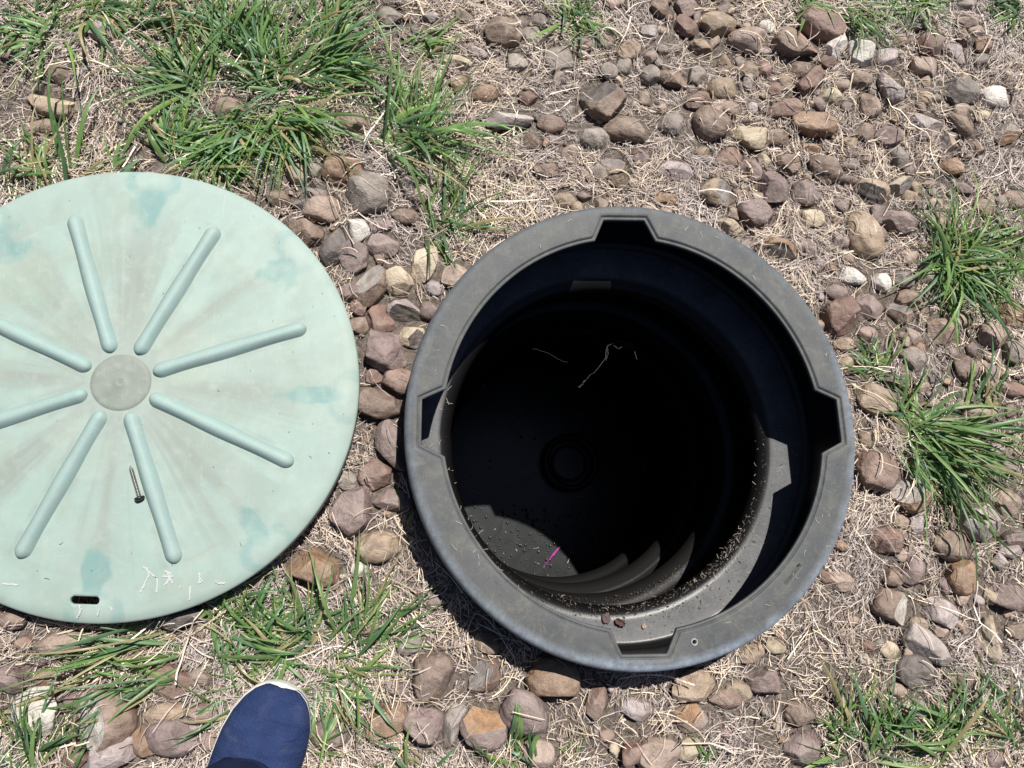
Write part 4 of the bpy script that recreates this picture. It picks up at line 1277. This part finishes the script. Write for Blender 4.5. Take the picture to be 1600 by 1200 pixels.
def build_gravel():
    """broken chips too small to pick apart, half sunk between the stones"""
    r = np.random.default_rng(99)
    U0, F0 = ico(3)
    Vs, Fs, Cs, o, cnt, tries = [], [], [], 0, 0, 0
    while cnt < 900 and tries < 9000:
        tries += 1
        px, py = r.uniform(-60, 1660), r.uniform(-60, 1260)
        dens = .95 if (px > 800 and py < 420) else .7 if (px > 1180 or 420 < px < 640) else .35
        if r.random() > dens: continue
        P = at(px, py, .006)
        if math.hypot(P.x - AX, P.y - AY) < .315 or math.hypot(P.x - LX, P.y - LY) < LR - .01: continue
        i, j = int((P.x - GX0) / GRES), int((P.y - GY0) / GRES)
        if not (0 <= i < GNX and 0 <= j < GNY) or HM[i, j] - GROUND[i, j] > .003: continue
        mid = (px > 800 and py < 430 or px > 1300) and r.random() < .42
        a = r.uniform(.010, .0175) if mid else math.exp(r.uniform(math.log(.003), math.log(.0105))); b = a * r.uniform(.55, .95); c = b * .75
        U = U0 * (1 + .12 * wave3(U0, r, 1.6))[:, None]
        for _ in range(6):
            nrm = r.normal(0, 1, 3); nrm /= np.linalg.norm(nrm)
            U = U - np.maximum(U @ nrm - r.uniform(.55, .85), 0)[:, None] * nrm
        t = r.uniform(0, 6.283); ct, st = math.cos(t), math.sin(t)
        Q = U * (a, b, c)
        V = np.stack([Q[:, 0] * ct - Q[:, 1] * st + P.x, Q[:, 0] * st + Q[:, 1] * ct + P.y, Q[:, 2] + GROUND[i, j] + c * (r.uniform(-.35, .15) if mid else r.uniform(-.1, .45)) + .002], 1)
        k = 'KPBKPTKG'[r.integers(0, 8)] if mid else 'BRPTGDOKLNPKBG'[r.integers(0, 14)]
        Vs.append(V); Fs.append(F0 + o); o += len(V); cnt += 1
        Cs.append(np.tile(np.array(ALB[k]) * r.uniform(.75, 1.15), (len(V), 1)))
        q = (gx[max(i - 6, 0):i + 7, max(j - 6, 0):j + 7] - P.x) ** 2 + (gy[max(i - 6, 0):i + 7, max(j - 6, 0):j + 7] - P.y) ** 2
        sub = HM[max(i - 6, 0):i + 7, max(j - 6, 0):j + 7]
        sub[q < (a * .8) ** 2] = np.maximum(sub[q < (a * .8) ** 2], GROUND[i, j] + c * .9)
    ob = link('gravel', mesh_np('gravel', np.concatenate(Vs), np.concatenate(Fs), m_stone('gravel_chip', 'attr'), cols=np.concatenate(Cs)))
    tag(ob, 'small broken gravel chips sunk among straw and larger stones', kind='stuff')


build_gravel()


def hmap(M, x, y):
    i = np.clip(((x - GX0) / GRES).astype(int), 0, GNX - 1); j = np.clip(((y - GY0) / GRES).astype(int), 0, GNY - 1)
    return M[i, j]


# ------------------------------------------------------------------ straw
def strands(n, x0, x1, y0, y1, lo, hi, w0, w1, curl, lift, pal, over=.12, seed=0, k=4):
    r = np.random.default_rng(seed)
    x, y = r.uniform(x0, x1, n), r.uniform(y0, y1, n)
    patch = fbm(x, y, 7, 301, 3)
    keep = r.random(n) < np.clip(.70 + .75 * patch, .22, 1)
    dr = np.hypot(x - AX, y - AY); keep &= dr > .300
    keep &= np.hypot(x - LX, y - LY) > LR - .05
    onst = hmap(HM, x, y) - hmap(GROUND, x, y) > .006
    keep &= ~onst | (r.random(n) < over)
    x, y = x[keep], y[keep]; n = len(x)
    L = np.exp(r.uniform(np.log(lo), np.log(hi), n))
    base = vnoise(x, y, 6, 411) * 3.5
    th = np.where(r.random(n) < .45, base + r.normal(0, .55, n), r.uniform(0, 6.283, n))
    kk = r.normal(0, curl, n) / np.maximum(L, .01)
    s = np.linspace(-.5, .5, k)
    T = th[:, None] + kk[:, None] * (s * L[:, None])
    dx, dy = np.cos(T) * (L / (k - 1))[:, None], np.sin(T) * (L / (k - 1))[:, None]
    X = x[:, None] + np.cumsum(dx, 1) - dx.sum(1, keepdims=True) / 2; Y = y[:, None] + np.cumsum(dy, 1) - dy.sum(1, keepdims=True) / 2
    h = hmap(HM, X, Y); g = hmap(GROUND, X, Y)
    h = np.minimum(h, h.min(1, keepdims=True) + .35 * L[:, None] + .004)       # stiff: no sharp climb
    lvl = r.random(n) ** 1.6 * lift
    Z = h + .0006 + lvl[:, None] + (r.normal(0, .15, n) * np.minimum(L, .03))[:, None] * s[None] * 1.2
    Z = np.maximum(Z, g + .0003)
    dc = np.hypot(X - AX, Y - AY); bad = (dc < .3035).any(1)
    ons = (hmap(HM, X, Y) - g > .007).mean(1)
    bad |= r.random(n) < np.where(ons > 0, np.clip(ons * 1.8, .12, 1 - over), 0)
    W = r.uniform(w0, w1, n)[:, None] * np.linspace(1, .6, k)[None]
    roll = r.uniform(-.8, .8, n)
    S = np.stack([-np.sin(th) * np.cos(roll), np.cos(th) * np.cos(roll), np.sin(roll)], 1)
    P = np.stack([X, Y, Z], -1)[~bad]; W = W[~bad]; S = S[~bad]; n = len(P)
    pal = np.array(pal); gp = .55 * sstep(-.1, .7, fbm(P[:, 0, 0], P[:, 0, 1], 9, 777, 3))[:, None]; c = pal[r.integers(0, len(pal), n)] * r.uniform(.62, 1.22, (n, 1))
    c = (c * (1 - gp) + gp * c.mean(1, keepdims=True) * np.array((1.05, .965, .93)) * .92) * np.array((1.15, 1.10, 1.13))
    V, F = ribbons(P, W, S)
    return V, F, np.repeat(c, 2 * k, 0)


DRY = [(.58, .485, .345), (.62, .53, .39), (.52, .44, .335), (.45, .385, .30), (.49, .43, .37), (.42, .37, .335), (.36, .30, .255), (.47, .42, .375), (.27, .215, .175)]
GREY = [(.44, .395, .36), (.38, .335, .31), (.31, .265, .24), (.48, .43, .385), (.24, .20, .18), (.52, .46, .38)]
PALE = [(.66, .58, .43), (.70, .62, .47), (.60, .51, .35), (.66, .61, .52)]


def build_straw():
    B = (-.66, 1.08, -.42, .93)
    S = [strands(125000, *B, .005, .018, .00026, .00058, .40, .007, GREY, .06, 1),
         strands(112000, *B, .009, .034, .00028, .00064, .50, .011, DRY, .12, 2),
         strands(16000, *B, .022, .060, .00036, .00085, .65, .015, DRY + PALE, .24, 3, 6),
         strands(1300, *B, .045, .115, .00060, .00125, .8, .016, PALE, .5, 4, 8),
         strands(14000, -1.0, 1.45, -.72, 1.2, .012, .045, .0006, .0011, .8, .010, DRY, .10, 5)]
    o = 0; Vs, Fs, Cs = [], [], []
    for V, F, C in S:
        Vs.append(V); Fs.append(F + o); Cs.append(C); o += len(V)
    ob = link('straw', mesh_np('straw', np.concatenate(Vs), np.concatenate(Fs), STRAW, False, cols=np.concatenate(Cs)))
    tag(ob, 'dry pale straw and thatch strewn over the soil between stones', kind='stuff')


build_straw()


# ------------------------------------------------------------------ grass
def build_tufts():
    for idx, row in enumerate(TUFTS.strip().splitlines()):
        x, y, n, ln, dr, sp, label = row.split(' ', 6)
        x, y, n, ln, dr, sp = float(x), float(y), int(n), float(ln) * MPP, math.radians(float(dr)), math.radians(float(sp))
        r = np.random.default_rng(500 + idx)
        c = at(x, y, .005); z0 = float(gz(c.x, c.y))
        n = int(n * (1.65 if y < 300 and x < 760 else 1.3))
        th = dr + np.where(r.random(n) < .75, r.normal(0, .55, n).clip(-1, 1), r.uniform(-1, 1, n)) * sp
        patch = y < 300 and x < 760
        L = ln * (1.13 if patch else 1) * r.uniform(.50, 1.36, n); L[: max(1, n // 3)] *= .62
        rb = np.sqrt(r.random(n)) * (.012 + .22 * ln); pa = r.uniform(0, 6.283, n)
        bx, by = rb * np.cos(pa), rb * np.sin(pa)
        k = 9; s = np.linspace(0, 1, k)
        H = L * r.uniform(.10, .40, n)
        bend = r.normal(0, .32, n); pk = r.uniform(.45, 1.1, n)
        A = th[:, None] + bend[:, None] * s[None] ** 1.4
        step = L[:, None] / (k - 1)
        X = bx[:, None] + np.cumsum(np.cos(A) * step, 1) - np.cos(A[:, :1]) * step
        Y = by[:, None] + np.cumsum(np.sin(A) * step, 1) - np.sin(A[:, :1]) * step
        up = np.sin(np.clip(s[None] / pk[:, None], 0, 1) * np.pi / 2)
        dn = np.maximum(0, s[None] - pk[:, None] * .75) ** 2 * 1.6
        Z = H[:, None] * (up - dn)
        Zg = hmap(HM, c.x + X, c.y + Y) - z0 + .0015
        Z = np.maximum(Z, np.minimum(Zg, .03))
        # blades resting under the lid edge or the rim stay below it
        dl = np.hypot(c.x + X - LX, c.y + Y - LY); lim = np.where(dl < LR + .004, LID_Z - .030 - z0, 9)
        over = r.random(n) < .035
        Z = np.where(over[:, None] & (dl < LR + .004) & (dl > LR - .05), LID_Z + .006 - z0 + .004 * s[None], np.minimum(Z, np.maximum(lim, .004)))
        W = np.exp(r.uniform(np.log(.0009), np.log(.0031), n))[:, None] * np.clip(1.12 * (1 - s[None] ** 2.3), .03, 1) * np.clip(.65 + s[None] * 2, 0, 1)
        P = np.stack([X, Y, Z], -1)
        hitrim = np.hypot(c.x + X - AX, c.y + Y - AY).min(1) < R_OUT + .004
        P = P[~hitrim]; W = W[~hitrim]; A = A[~hitrim]; n = len(P)
        T = np.gradient(P, axis=1); T /= np.linalg.norm(T, axis=2, keepdims=True) + 1e-9
        roll = r.normal(0, .55, n)[:, None] + r.normal(0, .6, n)[:, None] * s[None]
        side = np.stack([-np.sin(A), np.cos(A), A * 0], -1); nup = np.cross(T, side)
        S = side * np.cos(roll)[..., None] + nup * np.sin(roll)[..., None]
        Nn = np.cross(S, T)
        V = np.stack([P - S * W[..., None], P - Nn * (W * .38)[..., None], P + S * W[..., None]], 2).reshape(-1, 3)
        b = ((np.arange(n) * k * 3)[:, None] + (np.arange(k - 1) * 3)[None]).ravel()
        F = np.concatenate([np.stack([b, b + 1, b + 4, b + 3], 1), np.stack([b + 1, b + 2, b + 5, b + 4], 1)])
        g = np.array([(.110, .205, .072), (.140, .250, .076), (.088, .172, .076), (.180, .280, .078), (.104, .192, .100), (.150, .235, .085)])
        C = g[r.integers(0, 6, n)] * r.uniform(.78, 1.25, (n, 1)) * (1.12 if patch else 1)
        C = np.repeat(C[:, None], k, 1)
        basef = np.exp(-s / .10)[None, :, None] * .7
        C = C * (1 - basef) + np.array((.20, .23, .10)) * basef
        dead = (r.random(n) < .12)[:, None, None]; C = np.where(dead, np.array((.36, .30, .16)), C)
        o = link('grass_tuft', mesh_np('grass_tuft', V, F, GRASS, cols=np.repeat(C.reshape(-1, 3), 3, 0)), loc=(c.x, c.y, z0))
        tag(o, label, 'grass tuft', 'grass tufts among the stones')


build_tufts()


# ------------------------------------------------------------------ small litter on the riser
def build_litter():
    r = np.random.default_rng(77)
    zs = RIM_Z - .112
    bm = bmesh.new()
    def crumb(x, y, z, s):
        q = Matrix.Translation((x, y, z + s * .3)) @ Matrix.Rotation(r.uniform(0, 6.28), 4, 'Z') @ Matrix.Rotation(r.uniform(-.5, .5), 4, 'X') @ Matrix.Diagonal((s * r.uniform(.8, 1.9), s * r.uniform(.5, 1), s * .55, 1))
        bmesh.ops.create_icosphere(bm, subdivisions=1, radius=1, matrix=q)
    for _ in range(1100):
        th = r.uniform(0, 6.283)
        if r.random() < .55: th = r.normal(math.radians(-75), .55)
        rr = r.uniform(.2420, .283) if r.random() < .6 else r.uniform(.279, .285)
        crumb(AX + rr * math.cos(th), AY + rr * math.sin(th), zs, r.choice((.0005, .0007, .0009, .0014), p=(.4, .3, .2, .1)))
    for _ in range(260):      # dirt line caught on the rolled inner edge
        th = r.normal(math.radians(-45), .9)
        rr = r.normal(.2315, .0024)
        crumb(AX - .0105 + rr * math.cos(th), AY - .0085 + rr * math.sin(th), zs - .0075 - (.2315 - rr) * 1.5, r.choice((.0005, .0007, .0010)))
    for _ in range(500):
        th = r.normal(math.radians(-70), .6); rr = r.uniform(.240, .258)
        crumb(AX + rr * math.cos(th), AY + rr * math.sin(th), RIM_Z - .285, r.choice((.0006, .0009, .0013)))
    me = bpy.data.meshes.new('dirt_crumbs'); bm.to_mesh(me); bm.free()
    me.materials.append(m_plain('dirt_crumb', (.080, .062, .052), .95, .2, .5, 90))
    tag(link('dirt_crumbs', me), 'brown dirt crumbs lying on the ledges inside the riser', kind='stuff')
    # loose hairs of straw on the plastic and on the water
    P, W, S, C = [], [], [], []
    def hair(x, y, z, L, w, col, curl=1.2):
        th, kk = r.uniform(0, 6.283), r.normal(0, curl)
        s = np.linspace(0, 1, 7); T = th + kk * s
        X = x + np.cumsum(np.cos(T)) * L / 7; Y = y + np.cumsum(np.sin(T)) * L / 7
        P.append(np.stack([X, Y, np.full(7, z)], 1)); W.append(np.full(7, w)); S.append((-math.sin(th), math.cos(th), 0)); C.append(col)
    for _ in range(42):
        th = r.uniform(0, 6.283); rr = r.uniform(.264, .288)
        if min(abs((math.degrees(th) - c + 180) % 360 - 180) for c in NOTCH) < 13: continue
        hair(AX + rr * math.cos(th), AY + rr * math.sin(th), RIM_Z + .0018, r.uniform(.003, .012), .00022, (.42, .40, .36))
    for _ in range(150):
        th = r.uniform(0, 6.283); rr = r.uniform(.24, .282)
        hair(AX + rr * math.cos(th), AY + rr * math.sin(th), zs + .0012, r.uniform(.003, .013), .00025, (.34, .28, .22))
    for _ in range(330):       # fibres caught along the rolled inner edge
        th = math.radians(r.choice((-38, -52, -75, -100, 5), p=(.34, .28, .14, .10, .14))) + r.normal(0, .17); rr = r.normal(.2322, .0026)
        hair(AX - .0105 + rr * math.cos(th), AY - .0085 + rr * math.sin(th), zs - .0062 - (.2325 - rr) * 1.3, r.uniform(.002, .008), r.uniform(.0002, .0005), [(.10, .08, .07), (.06, .05, .045), (.15, .125, .11), (.26, .23, .20)][r.integers(0, 4)])
    for _ in range(75):
        rr, th = .27 * math.sqrt(r.random()), r.uniform(0, 6.283)
        hair(AX + rr * math.cos(th), AY + rr * math.sin(th), WATER_Z + .0016, r.choice((.004, .008, .016, .035), p=(.5, .25, .17, .08)), r.uniform(.0003, .0006), (.42, .40, .35))
    for _ in range(60):        # dark bits of dry grass on the lid
        th = r.uniform(0, 6.283); rr = LR * .97 * math.sqrt(r.random())
        hair(LX + rr * math.cos(th), LY + rr * math.sin(th), LID_Z + float(lid_z(np.array([rr]))[0]) + .0016, r.choice((.0015, .003, .007), p=(.5, .35, .15)), .0003, (.16, .14, .10))
    k = 7
    V, F = ribbons(np.array(P), np.array(W), np.array(S))
    o = link('loose_straw', mesh_np('loose_straw', V, F, STRAW, False, cols=np.repeat(np.array(C), 2 * k, 0)))
    tag(o, 'fine straw hairs on the green lid, the riser plastic and the water', kind='stuff')
    # two dry leaf scraps and a pebble on the ledge
        # torn cobweb hanging across the shaft
    web = []
    zw = RIM_Z - .20
    for path, w in (([(905, 606), (918, 590), (936, 574), (945, 560), (949, 541)], .00038), ([(949, 541), (958, 536), (968, 533), (980, 536), (989, 545)], .0006),
                    ([(958, 540), (966, 545), (975, 541), (984, 535)], .0006), ([(949, 541), (950, 552), (947, 562)], .0004), ([(985, 534), (992, 548), (996, 562)], .0004),
                    ([(903, 604), (909, 602), (914, 594)], .0006), ([(832, 545), (856, 551), (874, 562), (886, 566)], .0003), ([(989, 545), (1040, 500), (1105, 455)], .00004), ([(975, 533), (985, 515), (990, 470)], .00004)):
        Q = np.array([tuple(at(px, py, zw)) for px, py in path]); u = np.linspace(0, len(Q) - 1, 14)
        Q = np.stack([np.interp(u, np.arange(len(Q)), Q[:, i]) for i in range(3)], 1)
        if w > .0002: Q += r.normal(0, .0006, Q.shape)
        for sd in ((1, 0, 0), (0, .7, .7)):
            web.append(ribbons(Q[None], np.full((1, 14), w), np.array(sd, float)[None]))
    V, F = joinvf(web)
    tag(link('cobweb', mesh_np('cobweb', V, F, m_plain('dusty_web', (.075, .072, .07), .9, .2, .2), False)), 'torn dusty cobweb threads hanging across the dark shaft', 'cobweb')
    for (x, y, sx, sy, an, col, name, lab, cat) in (
            (968, 972, .0075, .0048, -.5, (.085, .046, .040), 'leaf_scrap', 'curled red-brown leaf scrap on the black ledge by the bottom notch', 'leaf scrap'),
            (947, 966, .0058, .0070, .1, (.110, .078, .072), 'leaf_scrap', 'flat faded reddish leaf scrap on the ledge beside the curled one', 'leaf scrap'),
            (1006, 978, .0030, .0036, .3, (.40, .29, .22), 'wood_chip', 'tiny pale wood chip on the ledge inside the bottom notch', 'wood chip')):
        p = at(x, y, zs + .001)
        nx, ny = 9, 7
        V = []
        for i in range(nx):
            for j in range(ny):
                u, v = i / (nx - 1) * 2 - 1, j / (ny - 1) * 2 - 1
                w = math.sqrt(max(0, 1 - u * u * .85)) * (1 + .15 * math.sin(u * 7))
                V.append((u * sx, v * w * sy, .0018 + .0035 * (sx / .0075) * (v * v) * (1 if name == 'leaf_scrap' and x > 960 else .12) + .0008 * math.sin(u * 5 + v * 3)))
        o = link(name, mesh_np(name, np.array(V), grid_faces(nx, ny, False), m_plain(name + '_skin', col, .8, .3, .4, 400, .5)), loc=(p.x, p.y, zs + .0005))
        o.rotation_euler = (0, 0, an); m = o.modifiers.new('thickness', 'SOLIDIFY'); m.thickness = .0008
        tag(o, lab, cat)


build_litter()
